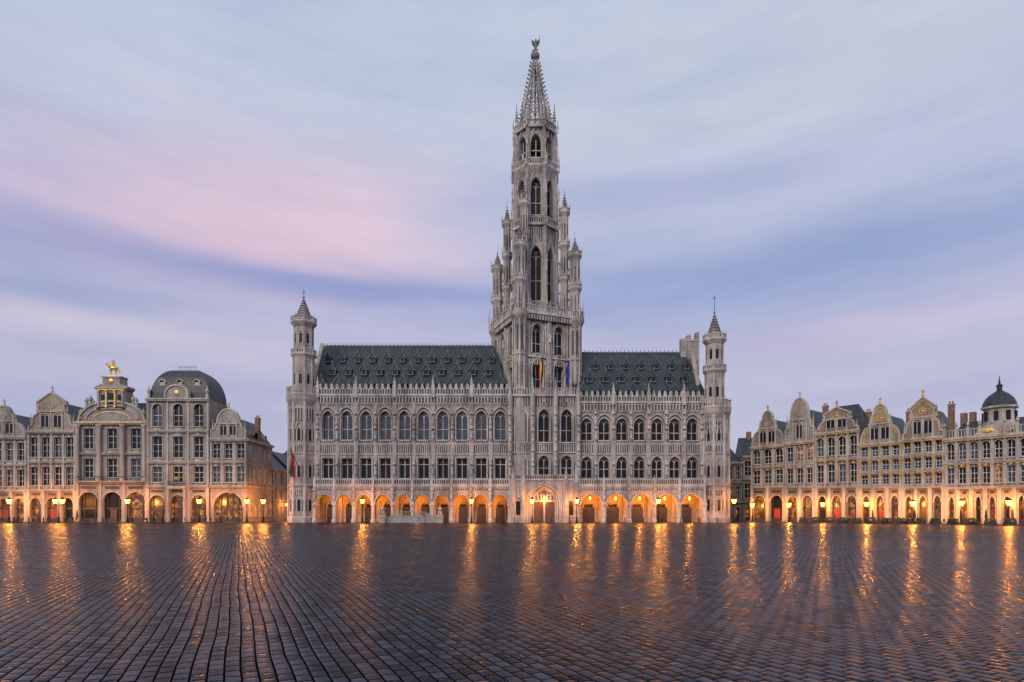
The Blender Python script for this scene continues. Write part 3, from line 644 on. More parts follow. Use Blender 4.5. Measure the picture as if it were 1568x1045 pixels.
# ------------------------------------------------------------------ houses
def house(name,pl,pr,floors,corn,wall='stone_grey',trim='stone_trim',depth=11,gable=None,roofz=None,gold=0,base0=0,pil=True,lit=.0,chim=2):
    a=math.atan2(pr[1]-pl[1],pr[0]-pl[0]); W=math.hypot(pr[0]-pl[0],pr[1]-pl[1]); b=B(name,pl,a)
    W-=.02
    for fi,(z0,z1,n,kind) in enumerate(floors):
        p=W/n
        for i in range(n):
            x0=i*p; c=x0+p/2; h=z1-z0
            if kind=='shop':
                hw=p/2-.55; b.panel('ground_floor',wall,x0,x0+p,z0,z1,c-hw,c+hw,z0,z0+h*.56,h*.18,0,0,.55)
                g=random.choice(['window_lit','window_lit','window_dark'])
                if i==n//2:
                    b.box('doors',random.choice(['door_wood','door_red']),c-.65,c+.65,.40,.54,z0,z0+2.6)
                b.glass('shop_windows',g,c-hw,c+hw,z0,z0+h*.78,.55)
                for q in (-.33,.33): b.box('shop_frames','frame_dark',c+q*hw*2-.07,c+q*hw*2+.07,.38,.54,z0,z0+h*.74)
                b.box('shop_frames','frame_dark',c-hw,c+hw,.38,.53,z0,z0+.8); b.box('shop_frames','frame_dark',c-hw,c+hw,.38,.53,z0+2.5,z0+2.8)
                b.rib('ground_arches',trim,arcpts(c-hw-.1,c+hw+.1,z0+h*.56,h*.18+.1,0,10),.18,-.1,0)
                b.box('shop_signs',random.choice(['frame_dark','door_wood','frame_dark']),c-hw*.8,c+hw*.8,-.1,-.02,z0+h*.82,z0+h*.88)
            elif kind=='bigarch':
                hw=p/2-.7; b.panel('ground_floor',wall,x0,x0+p,z0,z1,c-hw,c+hw,z0,z0+h*.42,h*.40,0,0,.8)
                b.glass('shop_windows','window_lit',c-hw,c+hw,z0,z0+h*.85,.8)
                for q in (-.6,-.2,.2,.6): b.box('shop_frames','frame_dark',c+q*hw-.08,c+q*hw+.08,.6,.78,z0,z0+h*.8)
                b.box('shop_frames','frame_dark',c-hw,c+hw,.6,.77,z0+2.4,z0+2.8); b.box('shop_frames','frame_dark',c-hw,c+hw,.6,.77,z0,z0+.8)
                b.rib('ground_arches',trim,arcpts(c-hw-.15,c+hw+.15,z0+h*.42,h*.40+.15,0,14),.3,-.14,0)
            else:
                hw=min(p*.33,.95)
                b0=z0+h*.14; sp=z0+h*.80; rise=0
                if kind=='arch': sp=z0+h*.70; rise=min(hw,h*.16)
                b.panel('wall',wall,x0,x0+p,z0,z1,c-hw,c+hw,b0,sp,rise,0,0,.4)
                g='window_lit' if random.random()<lit else random.choice(['window_glass','window_dark','window_dark'])
                b.glass('window_panes',g,c-hw,c+hw,b0,sp+rise,.4)
                fr='frame_white'
                b.box('window_frames',fr,c-.04,c+.04,.31,.39,b0,sp+rise*.95)
                tz=b0+(sp-b0)*.64; b.box('window_frames',fr,c-hw,c+hw,.30,.385,tz-.05,tz+.05); b.box('window_frames',fr,c-hw,c+hw,.32,.38,(b0+tz)/2-.025,(b0+tz)/2+.025)
                for q in (-1,1): b.box('window_frames',fr,c+q*(hw-.05)-.05,c+q*(hw-.05)+.05,.305,.388,b0,sp)
                b.box('window_frames',fr,c-hw,c+hw,.306,.386,b0,b0+.09)
                b.rib('window_surrounds',trim,[(c-hw-.08,b0)]+(arcpts(c-hw-.08,c+hw+.08,sp,rise+.08,0,8) if rise else [(c-hw-.08,sp+.1),(c+hw+.08,sp+.1)])+[(c+hw+.08,b0)],.16,-.08,0)
                b.box('window_sills',trim,c-hw-.2,c+hw+.2,-.2,0,b0-.16,b0)
                if kind=='ped': b.prism('window_pediments',trim,[(c-hw-.25,sp+.22),(c+hw+.25,sp+.22),(c,sp+.75)],-.22,0)
                elif kind!='arch': b.box('window_pediments',trim,c-.14,c+.14,-.14,0,sp,sp+.38)
                if h>3: b.box('carved_panels',trim,c-hw*.7,c+hw*.7,-.06,0,z0+.12,b0-.26)
                if gold and (i+fi)%2==0:
                    b.ball('gilded_ornaments','gilding',(c,-.12,sp+rise+.28),.2,6,sx=1.8); 
                if gold>1:
                    b.box('gilded_ornaments','gilding',c-hw*.5,c+hw*.5,-.10,-.061,z0+.16,b0-.3)
                    b.rib('gilded_ornaments','gilding',[(c-hw-.2,sp+.3),(c-hw*.5,sp+.5),(c,sp+.36),(c+hw*.5,sp+.5),(c+hw+.2,sp+.3)],.12,-.14,-.02)
        if pil and kind not in('bigarch',):
            for i in range(n+1):
                x=min(max(i*p,.2),W-.2); w=.17 if kind!='shop' else .26
                b.box('pilasters',trim,x-w,x+w,-.16,0,z0,z1-.05); b.box('pilasters',trim,x-w-.07,x+w+.07,-.23,0,z1-.55,z1-.3); b.box('pilasters',trim,x-w-.06,x+w+.06,-.22,0,z0,z0+.35)
                if gold and kind!='shop': b.box('gilded_ornaments','gilding',x-w-.04,x+w+.04,-.26,-.232,z1-.52,z1-.33)
                if gold>1 and kind!='shop': b.limb('gilded_ornaments','gilding',(x,-.2,z0+(z1-z0)*.5),(x,-.2,z0+(z1-z0)*.78),.06,.14,5)
        b.box('cornices',trim,-.02,W+.02,-.32,0,z1-.3,z1-.08); b.box('cornices',trim,-.06,W+.06,-.44,-.0,z1-.08,z1+.06)
        b.box('frieze_shadow',SHADE,.0,W,-.013,.01,z1-.62,z1-.54)
    b.box('body',wall,0,W,.82,depth,0,corn); 
    b.box('body',wall,0,.25,.02,.9,0,corn); b.box('body',wall,W-.25,W,.02,.9,0,corn)
    b.box('main_cornice',trim,-.1,W+.1,-.6,.3,corn-.12,corn+.18); b.box('main_cornice',trim,-.05,W+.05,-.42,.3,corn-.4,corn-.12)
    if gold: b.box('gilded_ornaments','gilding',.1,W-.1,-.45,-.422,corn-.33,corn-.22)
    x=.3
    while x<W-.2: b.box('cornice_brackets',trim,x-.07,x+.07,-.52,-.02,corn-.38,corn-.12); x+=.55
    rz=roofz or (corn+W*.45)
    if gable:
        pts,extras=GAB[gable](W,corn+.18,rz)
        b.prism('gable',wall,pts,-.05,.45)
        b.rib('gable_coping',trim,pts,.26,-.2,.5)
        if gold>1: b.rib('gilded_ornaments','gilding',[(W/2+(x_-W/2)*.9,corn+.18+(z_-corn-.18)*.93) for x_,z_ in pts[3:-3]],.14,-.14,-.05)
        apex=max(pts,key=lambda q:q[1])[1]
        hz=rz-corn
        gw=min(.7,W*.09); zc=corn+.9; zh=hz*.28
        for c in ([W/2] if W<6 else [W/2-W*.13,W/2+W*.13]):
            b.box('gable_windows','window_dark',c-gw,c+gw,-.09,-.052,zc,zc+zh); b.rib('gable_trim',trim,[(c-gw-.1,zc-.1)]+arcpts(c-gw-.1,c+gw+.1,zc+zh,.5,0,8)+[(c+gw+.1,zc-.1)],.16,-.2,-.05)
            b.box('gable_windows','frame_white',c-.04,c+.04,-.12,-.091,zc,zc+zh)
        for q in (.27,.5,.73): b.lathe('gable_trim',trim,W*q,-.12,[(.2,corn+.2),(.14,corn+.4),(.13,corn+hz*.46),(.22,corn+hz*.5)],6)
        b.box('gable_trim',trim,W*.24,W*.76,-.3,-.05,corn+hz*.50,corn+hz*.50+.2)
        cz=corn+hz*.66; b.rib('gable_trim','gilding' if gold else trim,[(W/2+.5*math.cos(t*PI/5),cz+.5*math.sin(t*PI/5)) for t in range(11)],.14,-.18,-.05); b.ball('gable_trim','gilding' if gold else trim,(W/2,-.08,cz),.26,8,sy=.4)
        for x in extras: b.pinn('gable_finials',trim,x[0],.15,x[1],.22,x[2]); b.ball('gable_finials','gilding' if gold>1 else trim,(x[0],.15,x[1]+.1),.26,6)
        b.statue('gable_statue','gilding' if gold>1 else trim,W/2,.15,apex+.05,1.3)
        rzb=min(apex-.6,corn+hz*.8)
        b.add('roof','slate_dark',[(0,.4,corn),(W,.4,corn),(W/2,.4,rzb),(0,depth,corn),(W,depth,corn),(W/2,depth,rzb)],[(0,1,2),(3,5,4),(0,2,5,3),(1,4,5,2)])
        if chim:
            for q in (.12,.9)[:chim]:
                b.box('chimneys','chimney_brick',W*q-.4,W*q+.4,depth*.5,depth*.5+.9,corn,corn+hz*.85); b.box('chimneys',trim,W*q-.5,W*q+.5,depth*.5-.1,depth*.5+1,corn+hz*.85,corn+hz*.85+.2)
                for e in (-.2,.2): b.lathe('chimneys','chimney_brick',W*q+e,depth*.5+.45,[(.14,corn+hz*.85),(.11,corn+hz*.85+.7)],6)
    return b,W
def g_scroll(W,z,t):
    H=t-z; L=[(W*.04,z)]
    for i in range(7):
        s=i/6; L.append((W*.04+W*.20*(1-math.cos(s*PI/2)), z+H*.45*math.sin(s*PI/2)*.98))
    L+=[(W*.24,z+H*.52),(W*.27,z+H*.52)]
    for i in range(6):
        s=i/5; L.append((W*.27+W*.12*(1-math.cos(s*PI/2)), z+H*(.52+.26*math.sin(s*PI/2))))
    L+=[(W*.36,z+H*.80)]
    for i in range(7):
        th=PI-PI*i/12; L.append((W*.5+W*.14*math.cos(th), z+H*.80+H*.2*math.sin(th)))
    R=[(W-x,y) for x,y in reversed(L[:-1])]
    return L+R,[(W*.07,z,H*.3),(W*.93,z,H*.3),(W*.26,z+H*.52,H*.24),(W*.74,z+H*.52,H*.24)]
def g_ped(W,z,t):
    H=t-z
    L=[(W*.03,z),(W*.03,z+H*.12),(W*.1,z+H*.14),(W*.14,z+H*.38),(W*.22,z+H*.46),(W*.24,z+H*.66),(W*.20,z+H*.68),(W*.20,z+H*.74),(W*.5,z+H)]
    R=[(W-x,y) for x,y in reversed(L[:-1])]
    return L+R,[(W*.06,z+H*.12,H*.32),(W*.94,z+H*.12,H*.32),(W*.19,z+H*.5,H*.3),(W*.81,z+H*.5,H*.3)]
def g_round(W,z,t):
    H=t-z; L=[(W*.03,z),(W*.03,z+H*.3),(W*.12,z+H*.32),(W*.16,z+H*.5),(W*.2,z+H*.52)]
    for i in range(9):
        th=PI-PI*i/16; L.append((W*.5+W*.3*math.cos(th), z+H*.55+H*.45*math.sin(th)))
    R=[(W-x,y) for x,y in reversed(L[:-1])]
    return L+R,[(W*.06,z+H*.3,H*.35),(W*.94,z+H*.3,H*.35)]
GAB={'scroll':g_scroll,'ped':g_ped,'round':g_round}
LX=lambda px:(px-784)/8.04
LY=112
b,W=house('guild_house',(LX(-30),LY),(LX(41),LY),[(0,6.2,3,'shop'),(6.2,11,4,'rect'),(11,16.2,4,'rect')],16.2,'stone_grey',gable='scroll',roofz=22.2); b.done()
b,W=house('guild_house',(LX(42),LY),(LX(116),LY),[(0,6.3,3,'shop'),(6.3,11.6,4,'rect'),(11.6,17.3,4,'rect')],17.3,'stone_warm',gable='ped',roofz=24.8,lit=.0); b.done()
# gilded house
b,W=house('gilded_guild_house',(LX(117),LY),(LX(226),LY),[(0,7.8,3,'shop'),(7.8,13.2,3,'rect'),(13.2,19,3,'rect')],19,'stone_grey',gold=0)
for x in (.45,W/3,2*W/3,W-.45):
    b.lathe('giant_columns','stone_trim',x,-.45,[(.5,7.8),(.5,8.3),(.36,8.5),(.32,17.8),(.5,18.3),(.5,18.6)],10)
pts=[(.2,19.18)]+[(W/2+W*.46*math.cos(PI-PI*i/16),19.5+3.6*math.sin(PI-PI*i/16)) for i in range(17)]+[(W-.2,19.18)]
b.prism('attic','stone_grey',pts,-.1,.5); b.rib('attic_trim','stone_trim',pts,.35,-.35,.5)
b.rib('attic_trim','stone_trim',arcpts(W*.14,W*.86,19.6,2.4,0,16),.22,-.3,-.1)
b.rib('attic_trim','gilding',arcpts(W*.24,W*.76,19.6,1.5,0,16),.12,-.2,-.1); b.box('attic_trim','gilding',.5,W-.5,-.63,-.602,18.95,19.08)
b.prism('attic_tower','stone_grey',[(W*.30,21.5),(W*.30,25.2),(W*.27,25.4),(W*.27,25.9),(W*.38,26.4),(W*.38,27.6),(W*.36,27.8),(W*.64,27.8),(W*.62,27.6),(W*.62,26.4),(W*.73,25.9),(W*.73,25.4),(W*.70,25.2),(W*.70,21.5)],-.3,2)
b.rib('attic_tower_trim','stone_trim',[(W*.27,25.6),(W*.73,25.6)],.3,-.55,-.3); b.rib('attic_tower_trim','gilding',[(W*.31,25.25),(W*.69,25.25)],.14,-.5,-.3); b.rib('attic_tower_trim','stone_trim',[(W*.36,27.65),(W*.64,27.65)],.25,-.5,-.3)
for q in (.33,.44,.56,.67):
    b.lathe('attic_columns','gilding' if q in(.44,.56) else 'stone_trim',W*q,-.45,[(.25,21.9),(.18,22.1),(.16,24.9),(.27,25.2)],8); b.lathe('attic_columns','gilding',W*q,-.45,[(.28,24.8),(.3,25.15)],8)
b.box('attic_window','window_dark',W*.46,W*.54,-.34,-.302,22.4,24.6); b.ball('attic_window','gilding',(W/2,-.35,26.9),.5,10,sy=.3)
for q in (.385,.615): b.box('attic_window','window_dark',W*q-.35,W*q+.35,-.34,-.302,22.6,24.3)
for q,h_ in ((.06,2.2),(.2,2.0),(.8,2.0),(.94,2.2)): 
    zb=19.3+ (3.0 if .1<q<.9 else .4); b.lathe('attic_urns','stone_trim',W*q,0,[(.3,zb),(.3,zb+.4),(.15,zb+.6),(.4,zb+1.1),(.3,zb+1.5),(.08,zb+1.8),(.02,zb+h_)],8)
for q in (.15,.85): b.statue('attic_statues','stone_trim',W*q,-.1,21.8,2.0)
b.box('balcony','stone_trim',.3,W-.3,-.9,-.3,7.7,7.9); b.balus('balcony','black_iron',.3,W-.3,-.85,7.9,8.7,.25,.05,.06,.06)
G='gilding'; hx,hz=W/2,29.2
b.box('equestrian_statue',G,hx-1,hx+1,-.1,.9,27.8,28.0)
b.ball('equestrian_statue',G,(hx,.4,hz+.3),.5,10,sx=1.6,sy=.75,sz=.85); b.limb('equestrian_statue',G,(hx-.6,.4,hz+.5),(hx-1.1,.4,hz+1.15),.34,.2); b.limb('equestrian_statue',G,(hx-1.05,.4,hz+1.2),(hx-1.5,.4,hz+.95),.2,.1)
for dx,lift in ((-.55,.35),(-.4,0),(.5,0),(.62,0)): b.limb('equestrian_statue',G,(hx+dx,.4,hz+.1),(hx+dx-.12,.4,hz-.5+lift),.17,.1); b.limb('equestrian_statue',G,(hx+dx-.12,.4,hz-.5+lift),(hx+dx,.4,hz-1.2+lift),.1,.07)
b.limb('equestrian_statue',G,(hx+.8,.4,hz+.5),(hx+1.2,.4,hz-.5),.1,.16); b.limb('equestrian_statue',G,(hx,.4,hz+.5),(hx,.4,hz+1.4),.22,.26); b.ball('equestrian_statue',G,(hx,.4,hz+1.7),.19,8); b.limb('equestrian_statue',G,(hx,.4,hz+1.3),(hx-.7,.4,hz+1.7),.09,.07)
b.add('roof','slate_dark',[(0,.6,19.1),(W,.6,19.1),(W,10,19.1),(0,10,19.1),(W*.2,4,23.5),(W*.8,4,23.5)],[(0,1,5,4),(1,2,5),(2,3,4,5),(3,0,4)])
b.done()
# mansard house
DD=8
b,W=house('mansard_guild_house',(LX(226),LY-.25),(LX(321),LY-.25),[(0,7.0,3,'shop'),(7.0,11.5,3,'rect'),(11.5,17.4,3,'ped'),(17.4,23.4,3,'arch')],23.4,'stone_grey',gold=0,depth=DD)
b.prism('pediment','stone_grey',[(W*.32,23.6)]+[(W/2+W*.18*math.cos(PI-PI*i/12),24.4+1.6*math.sin(PI-PI*i/12)) for i in range(13)]+[(W*.68,23.6)],-.5,.4)
b.rib('pediment','stone_trim',[(W*.32,23.6)]+[(W/2+W*.18*math.cos(PI-PI*i/12),24.4+1.6*math.sin(PI-PI*i/12)) for i in range(13)]+[(W*.68,23.6)],.3,-.7,.4); b.ball('pediment','gilding',(W/2,-.5,24.6),.5,10,sy=.3)
NN=8; vs=[];fs=[]
for i in range(NN+1):
    s=i/NN; ins=.35+3.4*(1-math.cos(s*PI/2)); z=23.6+6.0*math.sin(s*PI/2)
    vs+=[(ins*1.05,ins*.8,z),(W-ins*1.05,ins*.8,z),(W-ins*1.05,DD-ins*.8,z),(ins*1.05,DD-ins*.8,z)]
for i in range(NN):
    for k in range(4): fs.append((4*i+k,4*i+(k+1)%4,4*i+4+(k+1)%4,4*i+4+k))
fs.append((4*NN,4*NN+1,4*NN+2,4*NN+3)); b.add('domed_roof','slate_dark',vs,fs)
b.balus('roof_cresting','lead_grey',W*.34,W*.66,3.2,29.5,30.4,.4,.07,.07,.08)
for q in (.22,.5,.78):
    b.box('roof_dormers','stone_trim',W*q-.5,W*q+.5,.55,2.5,24.8,26.8); b.rib('roof_dormers','stone_trim',[(W*q-.6,26.6)]+arcpts(W*q-.6,W*q+.6,26.7,.6,0,8),.2,.35,.9)
    b.ball('roof_dormers','window_dark',(W*q,.53,25.8),.36,10,sy=.1)
for q in (.03,.97): b.lathe('roof_urns','stone_trim',W*q,0,[(.3,23.6),(.3,24.2),(.15,24.4),(.4,25),(.1,25.6),(.02,26.2)],8)
b.box('entry_portal','stone_trim',W*.36,W*.64,-.9,0,6.4,6.9); 
for q in (.37,.63): b.lathe('entry_portal','stone_trim',W*q,-.6,[(.32,0),(.25,.5),(.22,5.8),(.34,6.3)],8)
b.balus('entry_portal','black_iron',W*.36,W*.64,-.85,6.9,7.8,.2,.04,.04,.05)
b.ball('gilded_bust','gilding',(W/2,-.5,8.3),.3,8,sz=1.3)
b.done()
# corner house
b,W=house('corner_guild_house',(LX(322),LY-.1),(LX(378),LY-.1),[(0,7.0,1,'bigarch'),(7.0,11.6,3,'rect'),(11.6,15.8,3,'rect')],15.8,'stone_grey',gable='round',roofz=21.6,depth=12)
for i in range(5):
    for z in (1.2,7.8,12.2):
        v=1.6+i*2.3; b.box('side_windows','window_lit' if z<2 else 'window_glass',W+.0,W+.03,v-.5,v+.5,z,z+2.4)
        for q in (-.55,.55): b.box('side_window_frames','stone_trim',W,W+.1,v+q-.09,v+q+.09,z-.1,z+2.6)
        b.box('side_window_frames','stone_trim',W,W+.14,v-.65,v+.65,z+2.4,z+2.6); b.box('side_window_frames','stone_trim',W,W+.16,v-.65,v+.65,z-.18,z); b.box('side_window_frames','frame_white',W,W+.06,v-.04,v+.04,z,z+2.4)
b.box('side_cornice','stone_trim',W,W+.45,-.3,12,15.5,15.95); b.box('side_cornice','stone_trim',W,W+.2,-.1,12,6.8,7.1)
for v in (3,6.5,10): b.box('roof_dormers','stone_trim',W-1.4,W-.5,v-.5,v+.5,16,17.8); b.box('roof_dormers','window_dark',W-.52,W-.48,v-.3,v+.3,16.4,17.4)
b.done()
zz=12.6; y=LY+12.2
for k in range(4):
    d=9+k; x=LX(378)-.2*k
    b=B('lane_house',(x,y),PI/2)
    H=zz+random.uniform(-1.5,1)
    wm=random.choice(['stone_warm','stone_grey','stone_brown'])
    b.box('walls',wm,0,d,.3,8,0,H)
    n=3
    for (z0,z1) in ((0,4),(4,4+(H-4)/2),(4+(H-4)/2,H)):
        for i in range(n):
            c=(i+.5)*d/n; b.panel('wall',wm,i*d/n,(i+1)*d/n,z0,z1,c-.6,c+.6,z0+.8,z1-.7,0,0,0,.25); b.glass('window_panes','window_lit' if z0==0 else 'window_glass',c-.6,c+.6,z0+.7,z1-.6,.25); b.box('window_frames','frame_white',c-.04,c+.04,.15,.24,z0+.8,z1-.7)
        b.box('cornices','stone_trim',0,d,-.2,0,z1-.15,z1)
    b.add('roof','slate_dark',[(0,0,H),(d,0,H),(d,4,H+4),(0,4,H+4),(0,8,H),(d,8,H)],[(0,1,2,3),(3,2,5,4),(0,3,4),(1,5,2)])
    b.ball('wall_lantern','lantern_glass',(d/2,-1.2,3.6),.28,6); b.limb('lantern_bracket','black_iron',(d/2,0,4.0),(d/2,-1.2,3.9),.04,.03,4)
    b.light(d/2,-1.2,3.6,400); b.done(); y+=d+.1
def backhouse(name,pl,pr,H,wall,lit=.2):
    b,W=house(name,pl,pr,[(0,4.5,4,'shop'),(4.5,4.5+(H-4.5)/2,5,'rect'),(4.5+(H-4.5)/2,H,5,'rect')],H,wall,gable=None,pil=False,lit=lit)
    b.add('roof','slate_dark',[(0,0,H+.2),(W,0,H+.2),(W,5,H+5),(0,5,H+5),(0,10,H+.2),(W,10,H+.2)],[(0,1,2,3),(3,2,5,4),(0,3,4),(1,5,2)])
    for q in (.2,.7): b.box('chimneys','chimney_brick',W*q-.5,W*q+.5,4.5,5.5,H+2,H+6.4)
    b.done()
backhouse('lane_end_house',(-74,166),(-60,164),14,'stone_trim'); backhouse('lane_end_house',(-59.9,164),(-46,166),11.5,'stone_warm')
backhouse('lane_end_house',(44,134),(54,138),13.5,'stone_brown'); backhouse('lane_end_house',(54.2,138),(66,136),15,'stone_grey')
# right row
A=(49.4,122.0); Bp=(77.5,87.5)
def RP(px):
    k=(px-784)/900; dx,dy=Bp[0]-A[0],Bp[1]-A[1]; t=(k*A[1]-A[0])/(dx-k*dy); return (A[0]+dx*t,A[1]+dy*t)
def zf(px,y): return 1.9+(785-y)*RP(px)[1]/900
def rh(name,p0,p1,ycorn,ytop,n,nf,wall,gable,gold,kinds=('rect','arch','rect','rect'),**kw):
    pc=(p0+p1)/2; zc=zf(pc,ycorn); zt=zf(pc,ytop) if ytop else None; g0=zf(pc,745)
    fl=[(0,g0,max(2,n-1),'shop')]
    for i in range(nf): fl.append((g0+(zc-g0)*i/nf,g0+(zc-g0)*(i+1)/nf,n,kinds[i%4]))
    return house(name,RP(p0),RP(p1),fl,zc,wall,gable=gable,roofz=zt,gold=gold,lit=.04,**kw)
b,W=rh('gabled_guild_house',1150,1202,684,630,3,2,'stone_brown','scroll',0); b.done()
b,W=rh('gabled_guild_house',1202,1248,678,610,3,2,'stone_grey','round',0,kinds=('ped','rect','rect','rect')); b.done()
b,W=rh('gabled_guild_house',1248,1316,662,624,4,2,'stone_brown','ped',1,depth=12)
b.add('high_roof','slate_dark',[(-.5,1,zf(1282,663)),(W+.5,1,zf(1282,663)),(W*.75,5,zf(1282,616)),(W*.3,5,zf(1282,616)),(-.5,9,zf(1282,663)),(W+.5,9,zf(1282,663))],[(0,1,2,3),(3,2,5,4),(0,3,4),(1,5,2)]); b.done()
b,W=rh('gabled_guild_house',1316,1381,680,620,4,3,'stone_warm','scroll',2); b.done()
b,W=rh('gabled_guild_house',1381,1447,672,608,4,3,'stone_brown','ped',2,kinds=('rect','rect','arch','rect')); b.done()
b,W=rh('domed_guild_house',1447,1600,668,None,8,2,'stone_warm',None,1)
zc=zf(1523,668)+.18; b.balus('roof_balustrade','stone_trim',0,W,-.1,zc,zc+1.3,.4,.14,.2)
for i in range(9): b.box('roof_balustrade','stone_trim',W*i/8-.2,W*i/8+.2,-.35,.1,zc,zc+1.5); b.lathe('roof_urns','stone_trim',W*i/8,-.12,[(.2,zc+1.5),(.1,zc+1.7),(.28,zc+2),(.02,zc+2.6)],6)
b.add('roof','slate_dark',[(0,.8,zc),(W,.8,zc),(W-1.5,5,zc+3),(1.5,5,zc+3),(0,10,zc),(W,10,zc)],[(0,1,2,3),(3,2,5,4),(0,3,4),(1,5,2)])
for q in (.1,.2,.36,.55,.85): b.box('roof_chimneys','chimney_brick',W*q-.4,W*q+.4,5,6,zc+2,zc+4.6)
p=RP(1510); du=math.hypot(p[0]-RP(1447)[0],p[1]-RP(1447)[1]); 
b.lathe('roof_lantern','stone_trim',du+1,3.2,[(2.3,zc),(2.3,zc+2.0),(2.1,zc+2.1),(2.0,zc+4.2),(2.4,zc+4.4),(2.4,zc+4.7)],8)
b.lathe('lantern_dome','slate_dark',du+1,3.2,[(2.2,zc+4.7),(2.1,zc+5.3),(1.8,zc+6.0),(1.3,zc+6.6),(.6,zc+7.1),(.35,zc+7.3),(.35,zc+7.9),(.5,zc+8),(.15,zc+8.4),(.03,zc+9.6)],12)
for i in range(8):
    t=i*PI/4; b.box('lantern_windows','window_dark',du+1+1.95*math.cos(t)-.25,du+1+1.95*math.cos(t)+.25,3.2+1.95*math.sin(t)-.25,3.2+1.95*math.sin(t)+.25,zc+2.5,zc+3.9)
b.prism('pediment','stone_trim',[(W*.3,zc),(W*.62,zc),(W*.46,zc+1.7)],-.5,-.2); b.ball('pediment','gilding',(W*.46,-.52,zc+.7),.4,8,sx=2,sy=.2)
b.done()

# ------------------------------------------------------------------ lamps
def lamp(x,y,h=3.9,P=300,double=False):
    b=B('street_lamp',(x,y))
    b.lathe('post','black_iron',0,0,[(.26,0),(.26,.25),(.18,.35),(.16,.9),(.2,1.0),(.09,1.15),(.065,h-.75),(.12,h-.7),(.05,h-.6),(.05,h-.45)],8)
    b.box('crossbar','black_iron',-.3,.3,-.02,.02,h-.85,h-.81)
    ps=[0] if not double else [-.65,.65]
    for q in ps:
        if double: b.limb('arm','black_iron',(0,0,h-.8),(q,0,h-.45),.04,.03)
        b.lathe('lantern_frame','black_iron',q,0,[(.1,h-.45),(.16,h-.38),(.16,h-.35)],6)
        b.lathe('lantern_panes','lantern_glass',q,0,[(.24,h-.34),(.46,h+.36)],6)
        b.lathe('lantern_cap','black_iron',q,0,[(.48,h+.37),(.28,h+.56),(.1,h+.66),(.1,h+.74),(.02,h+.9)],6)
        for i in range(6):
            t=PI/6+i*PI/3; b.limb('lantern_frame','black_iron',(q+.245*math.cos(t),.245*math.sin(t),h-.35),(q+.47*math.cos(t),.47*math.sin(t),h+.38),.012,.012,4)
        b.light(q,0,h,P/len(ps),rad=.25)
    b.done()
for px,y,d in ((90,108.3,True),(195,108,False),(305,108,False),(378,108.5,False),(403,111,False),(445,117,False),(555,107,False),(722,107,False),(815,107,False),(883,107.3,False),(1008,107,False),(1124,108,False),(14,108.3,False)):
    lamp((px-784)/900*y,y,3.9,1500 if px<420 else 950,d)
for px in (1152,1208,1260,1327,1398,1472,1545):
    p=RP(px); n=(-.775,-.632); x,y=p[0]+n[0]*3.0,p[1]+n[1]*3.0
    lamp((px-784)/900*y,y,3.3,1150,False)
# ------------------------------------------------------------------ pavement, ground
def sheet(name,mat,pts,z):
    me=bpy.data.meshes.new(name); me.from_pydata([(a,b_,z) for a,b_ in pts],[],[tuple(range(len(pts)))]); me.materials.append(MATS[mat]); o=bpy.data.objects.new(name,me); bpy.context.scene.collection.objects.link(o); return o
sheet('cobblestone_ground','wet_setts',[(-3000,-3000),(3000,-3000),(3000,3000),(-3000,3000)],0)
pb=B('pavement',(0,0))
pb.box('paving','bluestone',LX(-60),LX(378)+.8,LY-2.6,LY-.02,.0,.13)
pb.box('kerb','bluestone',LX(-60),LX(378)+1,LY-2.8,LY-2.61,0,.14)
pb.done()
aR=math.atan2(Bp[1]-A[1],Bp[0]-A[0])
pb=B('pavement',A,aR); pb.box('paving','bluestone',-1,52,-2.6,-.02,0,.13); pb.box('kerb','bluestone',-1,52,-2.8,-2.61,0,.14); pb.done()
tb=B('planter_row',A,aR)
x=12
while x<50:
    tb.box('boxes','frame_dark',x,x+1.5,-4.3,-3.8,0,.55)
    for k in range(26):
        c=(x+random.uniform(.1,1.4),-4.05+random.uniform(-.22,.22),.6+random.uniform(0,.4)); tb.ball('foliage','planter_leaf',c,random.uniform(.08,.17),5)
    x+=2.3
tb.done()
def parasol(x,y,h=2.7,mat='awning_dark'):
    b=B('closed_parasol',(x,y)); b.lathe('pole','frame_dark',0,0,[(.3,0),(.3,.08),(.03,.1),(.03,h)],6); b.lathe('canopy',mat,0,0,[(.06,.9),(.2,1.0),(.16,1.6),(.1,h-.2),(.03,h)],8); b.done()
for k in range(9):
    u=18+k*3.1; parasol(A[0]+u*math.cos(aR)+3.4*math.sin(aR),A[1]+u*math.sin(aR)-3.4*math.cos(aR),2.4,random.choice(['awning_dark','frame_dark','door_red']))
for px in (60,75,118,130,235,250): parasol((px-784)/900*109,109,2.4,random.choice(['frame_dark','frame_dark','awning_dark']))
def cafe_table(x,y):
    b=B('cafe_table',(x,y)); b.lathe('table','frame_dark',0,0,[(.25,0),(.25,.04),(.03,.06),(.03,.7),(.38,.71),(.38,.74)],8)
    for sg in(-1,1):
        b.box('chair_seat','frame_dark',sg*.65-.2,sg*.65+.2,-.2,.2,.42,.46); b.box('chair_back','frame_dark',sg*.85-.02,sg*.85+.02,-.2,.2,.46,.9)
        for q in(-.18,.18):
            for r_ in(-.18,.18): b.box('chair_legs','frame_dark',sg*.65+q-.015,sg*.65+q+.015,r_-.015,r_+.015,0,.42)
    b.done()
for px in (230,242,255,290,330,66,82,110,20): cafe_table((px-784)/900*108.7,108.7)
for k in range(9):
    u=20+k*3.1; cafe_table(A[0]+u*math.cos(aR)+2.9*math.sin(aR)*1.7,A[1]+u*math.sin(aR)-2.9*math.cos(aR)*1.7)
